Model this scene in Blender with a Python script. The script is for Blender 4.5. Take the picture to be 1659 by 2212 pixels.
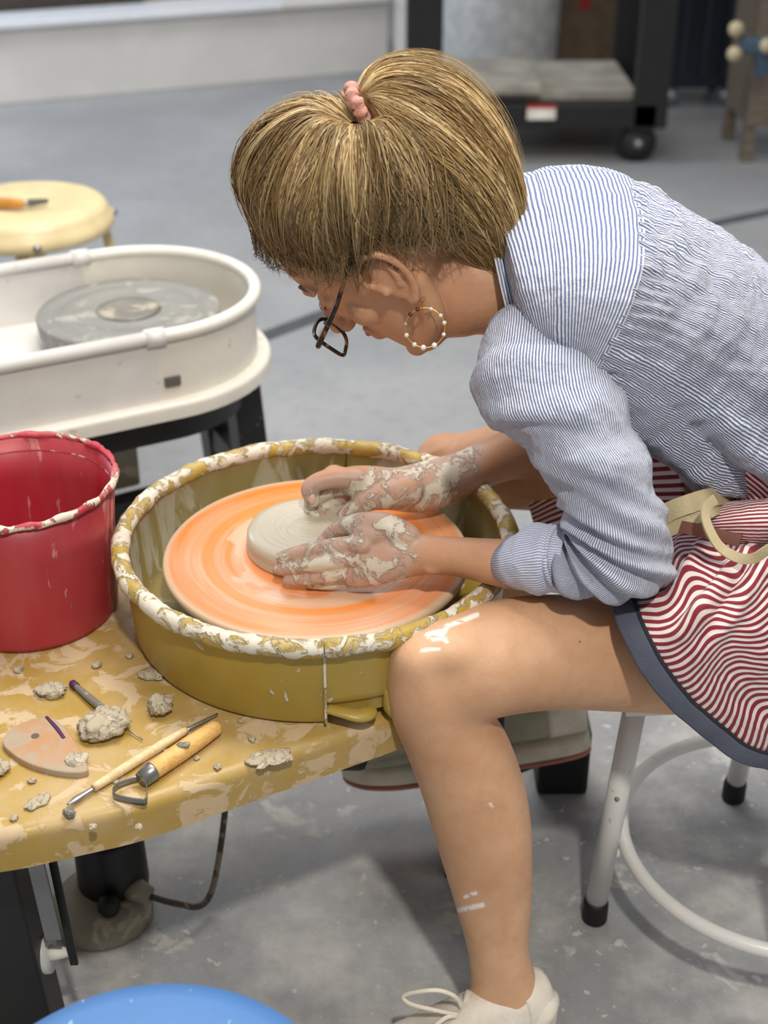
import bpy, math, random
import numpy as np
from mathutils import Vector, noise as mnoise
random.seed(7); rng = np.random.default_rng(7)
scn = bpy.context.scene
for o in list(bpy.data.objects): bpy.data.objects.remove(o)
COL = scn.collection

# ------------------------------------------------------------------ camera
H = 1.37; F = 2958.0; CX = 829.5; CY = 1106.0
TILT = math.radians(30)
RIGHT = np.array([1., 0, 0]); UP = np.array([0, math.sin(TILT), math.cos(TILT)])
FWD = np.array([0, math.cos(TILT), -math.sin(TILT)]); CAM = np.array([0, 0, H])
cd = bpy.data.cameras.new('camera'); cam = bpy.data.objects.new('camera', cd); COL.objects.link(cam)
cam.location = (0, 0, H); cam.rotation_euler = (math.radians(60), 0, 0)
cd.sensor_fit = 'HORIZONTAL'; cd.sensor_width = 36; cd.lens = 36 * F / 1659
cd.clip_start = .05; cd.clip_end = 60
cd.dof.use_dof = True; cd.dof.focus_distance = 1.45; cd.dof.aperture_fstop = 5.6
scn.camera = cam

# ------------------------------------------------------------------ world, lights, exposure
vs = scn.view_settings
vs.view_transform = 'Standard'; vs.look = 'None'; vs.gamma = 1; vs.use_curve_mapping = False; vs.exposure = 0.17
wd = bpy.data.worlds.new('studio_air'); scn.world = wd; wd.use_nodes = True
wd.node_tree.nodes['Background'].inputs[0].default_value = (.88, .88, .90, 1)
wd.node_tree.nodes['Background'].inputs[1].default_value = .36
def aim(o, t):
    o.rotation_euler = (Vector(t) - o.location).to_track_quat('-Z', 'Y').to_euler()
def spot(name, loc, tgt, power, size, rad, col=(1, .95, .88), blend=.5):
    l = bpy.data.lights.new(name, 'SPOT'); l.energy = power; l.spot_size = math.radians(size); l.spot_blend = blend
    l.shadow_soft_size = rad; l.color = col
    o = bpy.data.objects.new(name, l); COL.objects.link(o); o.location = loc; aim(o, tgt); return o
def area(name, loc, tgt, power, sx, sy, col=(1, .97, .93)):
    l = bpy.data.lights.new(name, 'AREA'); l.energy = power; l.shape = 'RECTANGLE'; l.size = sx; l.size_y = sy; l.color = col
    o = bpy.data.objects.new(name, l); COL.objects.link(o); o.location = loc; aim(o, tgt); return o
spot('track_spot', (.30, -.55, 3.1), (.05, 1.35, .45), 190, 70, .07, (1, .94, .85))
area('ceiling_panel_light', (.2, 1.9, 3.3), (.1, 1.7, 0), 84, 2.2, 1.2, (1, .96, .90))
area('ceiling_panel_light', (-.6, 4.6, 3.3), (-.6, 4.6, 0), 40, 2.4, 1.2, (.96, .98, 1))
area('window_daylight', (-3.4, 4.6, 2.0), (-.6, 5.0, 0), 60, 1.6, 1.8, (.70, .82, 1))

# ------------------------------------------------------------------ pixel -> place helpers
def W(px, py, Y):
    d = FWD + (px - CX) / F * RIGHT + (CY - py) / F * UP
    return CAM + d * (Y / d[1])
def Zp(px, py, z):
    d = FWD + (px - CX) / F * RIGHT + (CY - py) / F * UP
    return CAM + d * ((z - H) / d[2])
def dep(p): return float(np.dot(np.asarray(p) - CAM, FWD))
def proj(P):
    Q = np.asarray(P) - CAM; d = Q @ FWD
    return CX + F * (Q @ RIGHT) / d, CY - F * (Q @ UP) / d
def nz(v):
    v = np.asarray(v, float); return v / (np.linalg.norm(v) + 1e-12)
def catmull(P, n, closed=False):
    P = np.asarray(P, float)
    if closed: Q = np.vstack([P[-1:], P, P[:2]]); m = len(P)
    else: Q = np.vstack([2 * P[0] - P[1], P, 2 * P[-1] - P[-2]]); m = len(P) - 1
    t = np.linspace(0, m, n, endpoint=not closed); k = np.minimum(t.astype(int), m - 1); f = (t - k)[:, None]
    a, b, c, d = Q[k], Q[k + 1], Q[k + 2], Q[k + 3]
    return .5 * (2 * b + (c - a) * f + (2 * a - 5 * b + 4 * c - d) * f ** 2 + (3 * b - a - 3 * c + d) * f ** 3)
def sm(a, b, x):
    t = np.clip((np.asarray(x, float) - a) / (b - a), 0, 1); return t * t * (3 - 2 * t)
def fbm(P, s, seed=0.0):
    """cheap smooth pseudo noise, vectorised (about -1..1)"""
    P = np.asarray(P) * s; r = np.random.default_rng(int(seed * 97) + 3); out = 0; tot = 0
    for k in range(7):
        d = r.normal(size=3); d /= np.linalg.norm(d); w = 1 / (1 + .35 * k); fq = 1 + .55 * k
        q = P + .6 * np.sin(P[..., [1, 2, 0]] * fq * .9 + r.uniform(0, 6, 3))
        out = out + w * np.sin((q @ d) * fq * 2.2 + r.uniform(0, 6.28)); tot += w * .7
    return out / tot

# ------------------------------------------------------------------ objects
def prop(o, label=None, cat=None, group=None, kind=None):
    for k, v in (('label', label), ('category', cat), ('group', group), ('kind', kind)):
        if v: o[k] = v
    return o
def thing(name, loc, label, cat, group=None):
    o = bpy.data.objects.new(name, None); o.empty_display_size = .05; COL.objects.link(o)
    o.location = tuple(float(v) for v in loc); return prop(o, label, cat, group)
def origin_of(o):
    v = np.zeros(3)
    while o is not None: v += np.array(o.location); o = o.parent
    return v
def make(name, V, Fc, mat, parent=None, smooth=True, uv=None, origin=None, attrs=None, auto=None):
    """V world coordinates; Fc list of faces or (n,4) array; uv per loop (n,2)"""
    V = np.asarray(V, float)
    po = origin_of(parent) if parent is not None else np.zeros(3)
    org = np.asarray(origin, float) if origin is not None else (po if parent is not None else np.zeros(3))
    me = bpy.data.meshes.new(name); L = V - org
    if isinstance(Fc, np.ndarray):
        k = Fc.shape[1]; n = len(Fc)
        me.vertices.add(len(L)); me.vertices.foreach_set('co', L.astype(np.float32).ravel())
        me.loops.add(n * k); me.loops.foreach_set('vertex_index', Fc.astype(np.int32).ravel())
        me.polygons.add(n); me.polygons.foreach_set('loop_start', np.arange(0, n * k, k, dtype=np.int32))
        me.update(calc_edges=True); me.validate()
    else:
        me.from_pydata(L.tolist(), [], [list(map(int, f)) for f in Fc]); me.update()
    if uv is not None:
        u = me.uv_layers.new(name='UVMap'); u.data.foreach_set('uv', np.asarray(uv, np.float32).ravel())
    for k, a in (attrs or {}).items():
        at = me.attributes.new(k, 'FLOAT', 'POINT'); at.data.foreach_set('value', np.asarray(a, np.float32))
    if smooth:
        me.polygons.foreach_set('use_smooth', np.ones(len(me.polygons), bool))
        if auto: me.set_sharp_from_angle(angle=math.radians(auto))
    me.materials.append(mat)
    o = bpy.data.objects.new(name, me); COL.objects.link(o)
    if parent is not None: o.parent = parent
    o.location = tuple(org - po); return o
class MB:
    """collects closed shapes into one mesh"""
    def __init__(s): s.V = []; s.F = []; s.n = 0
    def add(s, V, Fc):
        V = np.asarray(V, float); s.V.append(V); s.F += [[int(i) + s.n for i in f] for f in Fc]; s.n += len(V); return s
    def build(s, name, mat, parent=None, **k): return make(name, np.vstack(s.V), s.F, mat, parent, **k)
def loft(R, cap=True, closed=False):
    R = np.asarray(R); M, K, _ = R.shape; Fc = []
    for i in range(M if closed else M - 1):
        j = (i + 1) % M
        for k in range(K):
            q = (k + 1) % K; Fc.append([i * K + k, i * K + q, j * K + q, j * K + k])
    if cap and not closed: Fc.append(list(range(K))[::-1]); Fc.append([(M - 1) * K + k for k in range(K)])
    return R.reshape(-1, 3), Fc
def loft_uv(R, us, vs_):
    """all-quad open loft with per-loop uv; us (M,K+1), vs_ (M,K+1)"""
    M, K, _ = R.shape; i, k = np.meshgrid(np.arange(M - 1), np.arange(K), indexing='ij'); i = i.ravel(); k = k.ravel(); q = (k + 1) % K
    Fc = np.stack([i * K + k, i * K + q, (i + 1) * K + q, (i + 1) * K + k], 1)
    uv = np.stack([np.stack([us[a, b], vs_[a, b]], 1) for a, b in ((i, k), (i, k + 1), (i + 1, k + 1), (i + 1, k))], 1)
    return R.reshape(-1, 3), Fc, uv.reshape(-1, 2)
def grid_uv(G, us, vs_):
    M, K, _ = G.shape; i, k = np.meshgrid(np.arange(M - 1), np.arange(K - 1), indexing='ij'); i = i.ravel(); k = k.ravel()
    Fc = np.stack([i * K + k, i * K + k + 1, (i + 1) * K + k + 1, (i + 1) * K + k], 1)
    uv = np.stack([np.stack([us[a, b], vs_[a, b]], 1) for a, b in ((i, k), (i, k + 1), (i + 1, k + 1), (i + 1, k))], 1)
    return G.reshape(-1, 3), Fc, uv.reshape(-1, 2)
def lathe(prof, c=(0, 0, 0), n=64, closed=False, cap=True):
    a = np.linspace(0, 2 * np.pi, n, endpoint=False); c = np.asarray(c, float)
    R = np.array([np.stack([r * np.cos(a), r * np.sin(a), np.full(n, z)], 1) + c for r, z in prof])
    return loft(R, cap=cap, closed=closed)
def frames(P):
    T = np.gradient(P, axis=0); T /= np.linalg.norm(T, axis=1)[:, None] + 1e-12
    u = np.cross(T[0], [0, 0, 1.]); u = np.cross(T[0], [1., 0, 0]) if np.linalg.norm(u) < .1 else u
    A = []; u = nz(u)
    for t in T: u = nz(u - t * np.dot(u, t)); A.append(u)
    A = np.array(A); return T, A, np.cross(T, A)
def tube(P, r, k=12, n=None, cap=True, closed=False, flat=1.0):
    P = np.asarray(P, float); r = np.broadcast_to(np.asarray(r, float), (len(P),))
    if n: Q = catmull(np.column_stack([P, r]), n, closed); P, r = Q[:, :3], np.maximum(Q[:, 3], 1e-4)
    T, A, B = frames(P); a = np.linspace(0, 2 * np.pi, k, endpoint=False)
    R = P[:, None] + r[:, None, None] * (np.cos(a)[None, :, None] * A[:, None] + flat * np.sin(a)[None, :, None] * B[:, None])
    return loft(R, cap, closed)
def capsule(P, r, k=14, n=24):
    """tube with rounded ends"""
    P = np.asarray(P, float); r = np.asarray(r, float)
    Q = catmull(np.column_stack([P, r]), n); P, r = Q[:, :3], np.maximum(Q[:, 3], 1e-4)
    t0, t1 = nz(P[0] - P[1]), nz(P[-1] - P[-2]); e = [.35, .7, .92, .995]
    P = np.vstack([[P[0] + t0 * r[0] * x for x in e[::-1]], P, [P[-1] + t1 * r[-1] * x for x in e]])
    s = [math.sqrt(1 - x * x) for x in e]
    r = np.concatenate([r[0] * np.array(s[::-1]), r, r[-1] * np.array(s)])
    return tube(P, r, k)
def ellipsoid(c, ax, n=20, m=14):
    """c centre, ax 3 vectors"""
    c = np.asarray(c, float); ax = np.asarray(ax, float); th = np.linspace(.02, np.pi - .02, m); ph = np.linspace(0, 2 * np.pi, n, endpoint=False)
    R = np.array([[c + ax[2] * math.cos(t) + math.sin(t) * (ax[0] * math.cos(p) + ax[1] * math.sin(p)) for p in ph] for t in th])
    return loft(R)
def sphere(c, r, n=12, m=8): return ellipsoid(c, np.eye(3) * r, n, m)
def box(c, s, bev=.0, rz=0, rx=0, ry=0):
    import bmesh
    bm = bmesh.new(); bmesh.ops.create_cube(bm, size=1)
    for v in bm.verts: v.co = (v.co.x * s[0], v.co.y * s[1], v.co.z * s[2])
    if bev: bmesh.ops.bevel(bm, geom=list(bm.edges), offset=bev, segments=2, affect='EDGES', profile=.6)
    from mathutils import Euler
    E_ = Euler((rx, ry, rz)).to_matrix()
    V = [np.array(E_ @ v.co) + np.asarray(c, float) for v in bm.verts]; bm.verts.index_update()
    Fc = [[v.index for v in f.verts] for f in bm.faces]; bm.free(); return V, Fc
def beam(a, b, w, h, bev=.002, up=(0, 0, 1)):
    a = np.asarray(a, float); b = np.asarray(b, float); t = nz(b - a); s = nz(np.cross(t, up)); u = np.cross(s, t); L = np.linalg.norm(b - a)
    V, Fc = box((0, 0, 0), (L, w, h), bev)
    return [(a + b) / 2 + v[0] * t + v[1] * s + v[2] * u for v in V], Fc
def prism(poly, z0, z1, r=.0, seg=5, n_in=0):
    """vertical extrusion of a ccw polygon with a rounded top edge"""
    poly = np.asarray(poly, float)
    def off(d):
        e = np.roll(poly, -1, 0) - poly; e /= np.linalg.norm(e, axis=1)[:, None] + 1e-12; nn = np.stack([-e[:, 1], e[:, 0]], 1)
        m = nn + np.roll(nn, 1, 0); m /= (np.linalg.norm(m, axis=1)[:, None] + 1e-9); k = 1 / np.maximum((m * nn).sum(1), .5)
        return poly + m * (k * d)[:, None]
    P = [(0, z0), (0, z1 - r)] + [(r * (1 - math.cos(t)), z1 - r + r * math.sin(t)) for t in np.linspace(0, np.pi / 2, seg + 1)[1:]]
    R = np.array([np.column_stack([off(d), np.full(len(poly), z)]) for d, z in P]); return loft(R)
def round_poly(P, r, seg=8):
    P = np.asarray(P, float); n = len(P); out = []; r = np.broadcast_to(r, (n,))
    for i in range(n):
        a, b, c = P[i - 1], P[i], P[(i + 1) % n]; u, v = nz(a - b), nz(c - b)
        ang = math.acos(np.clip(np.dot(u, v), -1, 1)); d = min(r[i] / math.tan(ang / 2), .45 * np.linalg.norm(a - b), .45 * np.linalg.norm(c - b))
        p, q = b + u * d, b + v * d
        for t in np.linspace(0, 1, seg): out.append((1 - t) ** 2 * p + 2 * t * (1 - t) * b + t * t * q)
    return np.array(out)
def ring_stations(S, n, K=32, sup=1.0):
    """S rows (x1,y1,x2,y2,Y,half_depth): limb outline in the photo + distance + thickness -> rings (n,K,3)"""
    S = catmull(np.asarray(S, float), n); C = np.array([W((s[0] + s[2]) / 2, (s[1] + s[3]) / 2, s[4]) for s in S])
    T = np.gradient(C, axis=0); a = np.linspace(0, 2 * np.pi, K, endpoint=False); R = []
    ca, sa = np.cos(a), np.sin(a); e = 1 / sup
    ca = np.sign(ca) * np.abs(ca) ** e; sa = np.sign(sa) * np.abs(sa) ** e
    for s, c, t in zip(S, C, T):
        m = dep(c) / F; A = ((s[0] - s[2]) * RIGHT - (s[1] - s[3]) * UP) * m / 2
        b = np.cross(nz(t), nz(A)); b = nz(b) * s[5]
        if b[1] > 0: b = -b
        R.append(c + ca[:, None] * A + sa[:, None] * b)
    return np.array(R)
def vox_union(parts, vox, smooth_it=2, lam=.5):
    """one continuous surface from overlapping closed shapes"""
    mb = MB()
    for V, Fc in parts: mb.add(V, Fc)
    me = bpy.data.meshes.new('tmp'); me.from_pydata(np.vstack(mb.V).tolist(), [], mb.F); me.update()
    import bmesh
    bm = bmesh.new(); bm.from_mesh(me); bmesh.ops.recalc_face_normals(bm, faces=bm.faces); bm.to_mesh(me); bm.free()
    o = bpy.data.objects.new('tmp', me); COL.objects.link(o)
    m = o.modifiers.new('r', 'REMESH'); m.mode = 'VOXEL'; m.voxel_size = vox
    dg = bpy.context.evaluated_depsgraph_get(); ev = o.evaluated_get(dg); e = ev.to_mesh()
    nv = len(e.vertices); V = np.empty(nv * 3, np.float32); e.vertices.foreach_get('co', V); V = V.reshape(-1, 3).astype(float)
    npoly = len(e.polygons); tot = np.empty(npoly, np.int32); e.polygons.foreach_get('loop_total', tot)
    lv = np.empty(len(e.loops), np.int32); e.loops.foreach_get('vertex_index', lv)
    ed = np.empty(len(e.edges) * 2, np.int32); e.edges.foreach_get('vertices', ed); ed = ed.reshape(-1, 2)
    assert (tot == 4).all(); Fc = lv.reshape(-1, 4)
    ev.to_mesh_clear(); bpy.data.objects.remove(o); bpy.data.meshes.remove(me)
    V = lap(V, ed, smooth_it, lam)
    return V, Fc, ed
def lap(V, ed, it, lam=.5, w=None):
    n = len(V); deg = np.bincount(ed.ravel(), minlength=n).astype(float)
    for _ in range(it):
        S = np.stack([np.bincount(ed[:, 0], V[ed[:, 1], k], n) + np.bincount(ed[:, 1], V[ed[:, 0], k], n) for k in range(3)], 1) / np.maximum(deg, 1)[:, None]
        d = lam * (S - V); V = V + (d if w is None else d * w[:, None])
    return V
def vnormals(V, Fc):
    n = np.cross(V[Fc[:, 2]] - V[Fc[:, 0]], V[Fc[:, 3]] - V[Fc[:, 1]]); N = np.zeros_like(V)
    for k in range(4):
        for c in range(3): N[:, c] += np.bincount(Fc[:, k], n[:, c], len(V))
    return N / (np.linalg.norm(N, axis=1)[:, None] + 1e-12)

# ------------------------------------------------------------------ materials
def lin(h):
    h = h.lstrip('#'); c = [int(h[i:i + 2], 16) / 255 for i in (0, 2, 4)]
    return tuple(x / 12.92 if x <= .04045 else ((x + .055) / 1.055) ** 2.4 for x in c) + (1,)
class NT:
    def __init__(s, name):
        s.m = bpy.data.materials.new(name); s.m.use_nodes = True; s.t = s.m.node_tree; s.b = s.t.nodes['Principled BSDF']
    def n(s, typ, **k):
        x = s.t.nodes.new(typ)
        for a, v in k.items(): setattr(x, a, v)
        return x
    def put(s, sock, v):
        if isinstance(v, bpy.types.NodeSocket): s.t.links.new(v, sock)
        elif v is not None: sock.default_value = v
    def math(s, op, a, b=None, c=None, clamp=False):
        x = s.n('ShaderNodeMath', operation=op, use_clamp=clamp)
        for i, v in enumerate((a, b, c)):
            if v is not None: s.put(x.inputs[i], v)
        return x.outputs[0]
    def mix(s, f, a, b, mode='MIX'):
        x = s.n('ShaderNodeMix', data_type='RGBA', blend_type=mode); s.put(x.inputs[0], f); s.put(x.inputs[6], a); s.put(x.inputs[7], b); return x.outputs[2]
    def noise(s, scale, vec=None, detail=4, rough=.55, dist=0, out=0):
        x = s.n('ShaderNodeTexNoise'); x.inputs['Scale'].default_value = scale; x.inputs['Detail'].default_value = detail
        x.inputs['Roughness'].default_value = rough; x.inputs['Distortion'].default_value = dist
        s.put(x.inputs['Vector'], vec if vec is not None else s.obj()); return x.outputs[out]
    def vor(s, scale, vec=None, feat='F1'):
        x = s.n('ShaderNodeTexVoronoi', feature=feat); x.inputs['Scale'].default_value = scale; s.put(x.inputs['Vector'], vec if vec is not None else s.obj()); return x.outputs[0]
    def obj(s):
        if not hasattr(s, '_o'): s._o = s.n('ShaderNodeTexCoord').outputs['Object']
        return s._o
    def sc(s, v, k):
        x = s.n('ShaderNodeMapping'); s.put(x.inputs[0], v); x.inputs['Scale'].default_value = k; return x.outputs[0]
    def step(s, v, lo, hi):
        x = s.n('ShaderNodeMapRange', interpolation_type='SMOOTHSTEP'); s.put(x.inputs[0], v); x.inputs[1].default_value = lo; x.inputs[2].default_value = hi; return x.outputs[0]
    def attr(s, name):
        return s.n('ShaderNodeAttribute', attribute_name=name).outputs['Fac']
    def uv(s): return s.n('ShaderNodeUVMap', uv_map='UVMap').outputs[0]
    def sep(s, v):
        x = s.n('ShaderNodeSeparateXYZ'); s.put(x.inputs[0], v); return x.outputs
    def comb(s, a, b, c=0.0):
        x = s.n('ShaderNodeCombineXYZ')
        for i, v in enumerate((a, b, c)): s.put(x.inputs[i], v)
        return x.outputs[0]
    def bump(s, h, dist=.002, strength=1, prev=None):
        x = s.n('ShaderNodeBump'); s.put(x.inputs['Height'], h); x.inputs['Distance'].default_value = dist; x.inputs['Strength'].default_value = strength
        if prev is not None: s.put(x.inputs['Normal'], prev)
        return x.outputs[0]
    def done(s, col=None, rough=None, metal=None, normal=None, spec=None, **k):
        for nme, v in (('Base Color', col), ('Roughness', rough), ('Metallic', metal), ('Normal', normal), ('Specular IOR Level', spec)): s.put(s.b.inputs[nme], v)
        for nme, v in k.items(): s.put(s.b.inputs[nme.replace('_', ' ')], v)
        return s.m
def plain(name, col, rough=.5, metal=0., var=.12, vs_=18, bump=0., bs=120, spec=.5):
    t = NT(name); c = lin(col); n = t.noise(vs_)
    dk = tuple(x * (1 - var * 1.4) for x in c[:3]) + (1,); lt = tuple(min(1, x * (1 + var)) for x in c[:3]) + (1,)
    nn = t.bump(t.noise(bs, detail=3), bump) if bump else None
    return t.done(t.mix(t.step(n, .3, .7), dk, lt), rough, metal, nn, spec)
def clayed(name, base, clay='#d8cbb8', amount=.5, scale=9, fine=40, rough=.4, thick=.0012, spec=.5, dust=.25, stretch=(1, 1, 1), metal=0., hi=.06, op=1.0):
    """painted surface with dried clay splashes"""
    t = NT(name); v = t.sc(t.obj(), stretch)
    n1 = t.noise(scale, v, 6, .62, .6); n2 = t.noise(fine, v, 4, .6, .4)
    m1 = t.step(n1, 1 - amount, 1 - amount + hi); m2 = t.step(n2, .66, .70)
    d = t.math('MULTIPLY', t.step(t.noise(scale * .6, v, 5, .6), .35, .8), dust)
    m = t.math('MAXIMUM', m1, t.math('MULTIPLY', m2, .9)); mm = t.math('MAXIMUM', t.math('MULTIPLY', m, op), d)
    b = lin(base); bv = t.mix(t.noise(30), tuple(x * .9 for x in b[:3]) + (1,), tuple(min(1, x * 1.07) for x in b[:3]) + (1,))
    c = t.mix(t.noise(60), lin(clay), tuple(x * .8 for x in lin(clay)[:3]) + (1,))
    r = t.math('MULTIPLY_ADD', mm, .8 - rough, rough)
    return t.done(t.mix(mm, bv, c), r, metal, t.bump(t.math('ADD', m, t.math('MULTIPLY', t.noise(140), .15)), thick), spec)

def m_floor():
    t = NT('sealed_concrete'); o = t.obj()
    base = t.mix(t.step(t.noise(1.3, o, 5, .6), .3, .7), lin('#8d8e90'), lin('#a2a3a4'))
    base = t.mix(t.math('MULTIPLY', t.step(t.noise(28, o, 5, .7), .45, .75), .35), base, lin('#77787a'))
    near = t.step(t.sep(o)[1], 2.9, 1.5)                    # the clay mess lies around the wheel in use
    sp = t.step(t.noise(9, o, 6, .65, .5), .57, .66); fi = t.step(t.noise(42, o, 4, .6, .3), .62, .68); fi2 = t.step(t.vor(95, o), .16, .10)
    m = t.math('MAXIMUM', t.math('MULTIPLY', sp, .7), t.math('MAXIMUM', t.math('MULTIPLY', fi, .75), t.math('MULTIPLY', fi2, t.math('MULTIPLY', t.step(t.noise(12, o), .42, .56), .8))))
    m = t.math('MULTIPLY', m, near); film = t.math('MULTIPLY', t.step(t.noise(5.5, o, 7, .68), .40, .72), t.math('MULTIPLY', near, .75))
    m = t.math('MAXIMUM', m, film)
    return t.done(t.mix(m, base, lin('#d2d0ca')), t.math('MULTIPLY_ADD', m, .3, .42), 0, t.bump(t.math('ADD', t.noise(60, o, 5), t.math('MULTIPLY', m, .7)), .0012))
def m_bat():
    t = NT('wet_orange_plastic'); x, y, z = t.sep(t.obj()); r = t.math('SQRT', t.math('ADD', t.math('MULTIPLY', x, x), t.math('MULTIPLY', y, y)))
    a = t.math('ARCTAN2', y, x); ca = t.math('COSINE', a); sa = t.math('SINE', a); ring = lambda q, k: t.comb(t.math('MULTIPLY', r, q), t.math('MULTIPLY', ca, k), t.math('MULTIPLY', sa, k)); v = ring(46, .6); w = ring(190, .9)
    n = t.noise(1, v, 3, .5); f = t.noise(1, w, 3, .6); s = t.math('ADD', t.math('MULTIPLY', n, .75), t.math('MULTIPLY', f, .25))
    c = t.mix(t.step(s, .36, .50), lin('#ec8a38'), lin('#eb9f6f')); c = t.mix(t.step(s, .52, .68), c, lin('#dcb594'))
    band = t.math('MULTIPLY', t.step(r, .080, .092), t.step(r, .118, .108)); arc = t.step(t.noise(1, ring(30, 1.3), 4), .46, .52)
    c = t.mix(t.math('MULTIPLY', band, t.math('MULTIPLY', arc, .75)), c, lin('#dfbd9f'))
    b2 = t.math('MULTIPLY', t.step(r, .116, .122), t.step(r, .138, .130)); c = t.mix(t.math('MULTIPLY', b2, .8), c, lin('#f08c34'))
    b3 = t.math('MULTIPLY', t.step(r, .066, .072), t.step(r, .086, .080)); c = t.mix(t.math('MULTIPLY', b3, .55), c, lin('#ef8f45'))
    c = t.mix(t.step(r, .168, .175), c, lin('#d9bb9c')); c = t.mix(t.step(z, -.002, -.004), c, lin('#d9c2a4'))
    return t.done(c, .34, 0, t.bump(f, .0006))
def m_wetclay():
    t = NT('wet_clay'); x, y, z = t.sep(t.obj()); r = t.math('SQRT', t.math('ADD', t.math('MULTIPLY', x, x), t.math('MULTIPLY', y, y)))
    g = t.noise(1, t.comb(t.math('MULTIPLY', r, 240), t.math('MULTIPLY', t.math('ARCTAN2', y, x), .4), t.math('MULTIPLY', z, 150)), 3)
    return t.done(t.mix(g, lin('#b9af9a'), lin('#d2c9b4')), .3, 0, t.bump(g, .0012))
def m_skin():
    t = NT('skin'); o = t.obj(); n = t.noise(9, o, 5, .6); f = t.noise(70, o, 4, .6)
    c = t.mix(t.step(n, .25, .75), lin('#c4946f'), lin('#dfb48f')); c = t.mix(t.math('MULTIPLY', t.step(f, .5, .75), .25), c, lin('#c08a68'))
    c = t.mix(t.math('MULTIPLY', t.attr('flush'), t.math('MULTIPLY_ADD', t.noise(16, o, 3), .6, .5)), c, lin('#b57a5a'))
    c = t.mix(t.math('MULTIPLY', t.step(t.vor(24, o), .045, .03), t.step(t.noise(5, o), .45, .55)), c, lin('#7d4f36'))
    k = t.attr('clay'); big = t.noise(34, o, 6, .68, .5); film = t.noise(16, o, 5, .6, .3)
    thick = t.step(t.math('ADD', big, t.math('MULTIPLY_ADD', k, .5, -.5)), .44, .53)
    thin = t.math('MULTIPLY', t.step(t.math('ADD', film, t.math('MULTIPLY_ADD', k, .6, -.6)), .22, .46), .85)
    c = t.mix(thin, c, lin('#c4a596')); c = t.mix(thick, c, t.mix(t.noise(80, o), lin('#cfc3ac'), lin('#ddd5c6')))
    p = t.math('MULTIPLY', t.attr('paint'), t.step(t.noise(120, t.sc(o, (.35, 1, 1.6)), 4), .36, .46)); c = t.mix(p, c, lin('#efe6de'))
    hh = t.math('ADD', t.math('MULTIPLY', thick, 1.0), t.math('ADD', t.math('MULTIPLY', t.noise(240, o, 3), .16), t.math('MULTIPLY', t.noise(60, t.sc(o, (1, 1, 1)), 3), .12)))
    r = t.math('MULTIPLY_ADD', thin, -.08, .50)
    return t.done(c, r, 0, t.bump(hh, .0016), .4, Subsurface_Weight=.12, Subsurface_Radius=(.012, .005, .003), Subsurface_Scale=.6)
def m_stripe(name, c1, c2, period, duty=.5, wob=.0006, wobs=60, rough=.85, crinkle=.0006, soft=.16, big=0.0):
    t = NT(name); u, v, _ = t.sep(t.uv()); o = t.obj()
    w = t.math('MULTIPLY', t.math('SUBTRACT', t.noise(wobs, o, 3), .5), wob * 2)
    if big: w = t.math('ADD', w, t.math('MULTIPLY', t.math('SUBTRACT', t.noise(11, o, 2), .5), big * 2))
    ph = t.math('DIVIDE', t.math('ADD', u, w), period); fr = t.math('FRACT', ph); tri = t.math('ABSOLUTE', t.math('MULTIPLY_ADD', fr, 2, -1))
    s = t.step(tri, duty - soft, duty + soft); tw = t.noise(900, o, 2)
    ca = t.mix(tw, tuple(x * .88 for x in lin(c1)[:3]) + (1,), lin(c1)); cb = t.mix(tw, tuple(x * .8 for x in lin(c2)[:3]) + (1,), tuple(min(1, x * 1.15) for x in lin(c2)[:3]) + (1,))
    h = t.math('ADD', t.math('MULTIPLY', tri, .35), t.math('ADD', t.noise(85, t.sc(o, (1, 1, 1)), 4, .6), t.math('MULTIPLY', t.noise(700, o, 1), .1)))
    return t.done(t.mix(s, ca, cb), rough, 0, t.bump(h, crinkle * 3), .25, Sheen_Weight=.15)
def m_hair():
    t = NT('blonde_hair'); k = t.attr('shade'); rt = t.attr('root')
    c = t.mix(t.step(k, .05, .55), lin('#6f5738'), lin('#a98a58')); c = t.mix(t.step(k, .5, 1.0), c, lin('#e0c796'))
    c = t.mix(t.math('MULTIPLY', rt, .80), c, lin('#54432f'))
    return t.done(c, .42, 0, None, .45)
def m_wood(name, a, b, scale=1.0, rough=.55, ax=(1, 12, 12)):
    t = NT(name); n = t.noise(9 * scale, t.sc(t.obj(), ax), 5, .6, .8)
    return t.done(t.mix(t.step(n, .3, .7), lin(a), lin(b)), rough, 0, t.bump(n, .0006))
def m_tort():
    t = NT('tortoiseshell_acetate'); return t.done(t.mix(t.step(t.noise(70, None, 3, .5, .6), .52, .62), lin('#120d0a'), lin('#8a5a2c')), .18)
def m_glass():
    t = NT('spectacle_glass'); return t.done((.95, .97, .97, 1), .02, 0, None, .5, Transmission_Weight=1.0, IOR=1.02, Alpha=.35)

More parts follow.
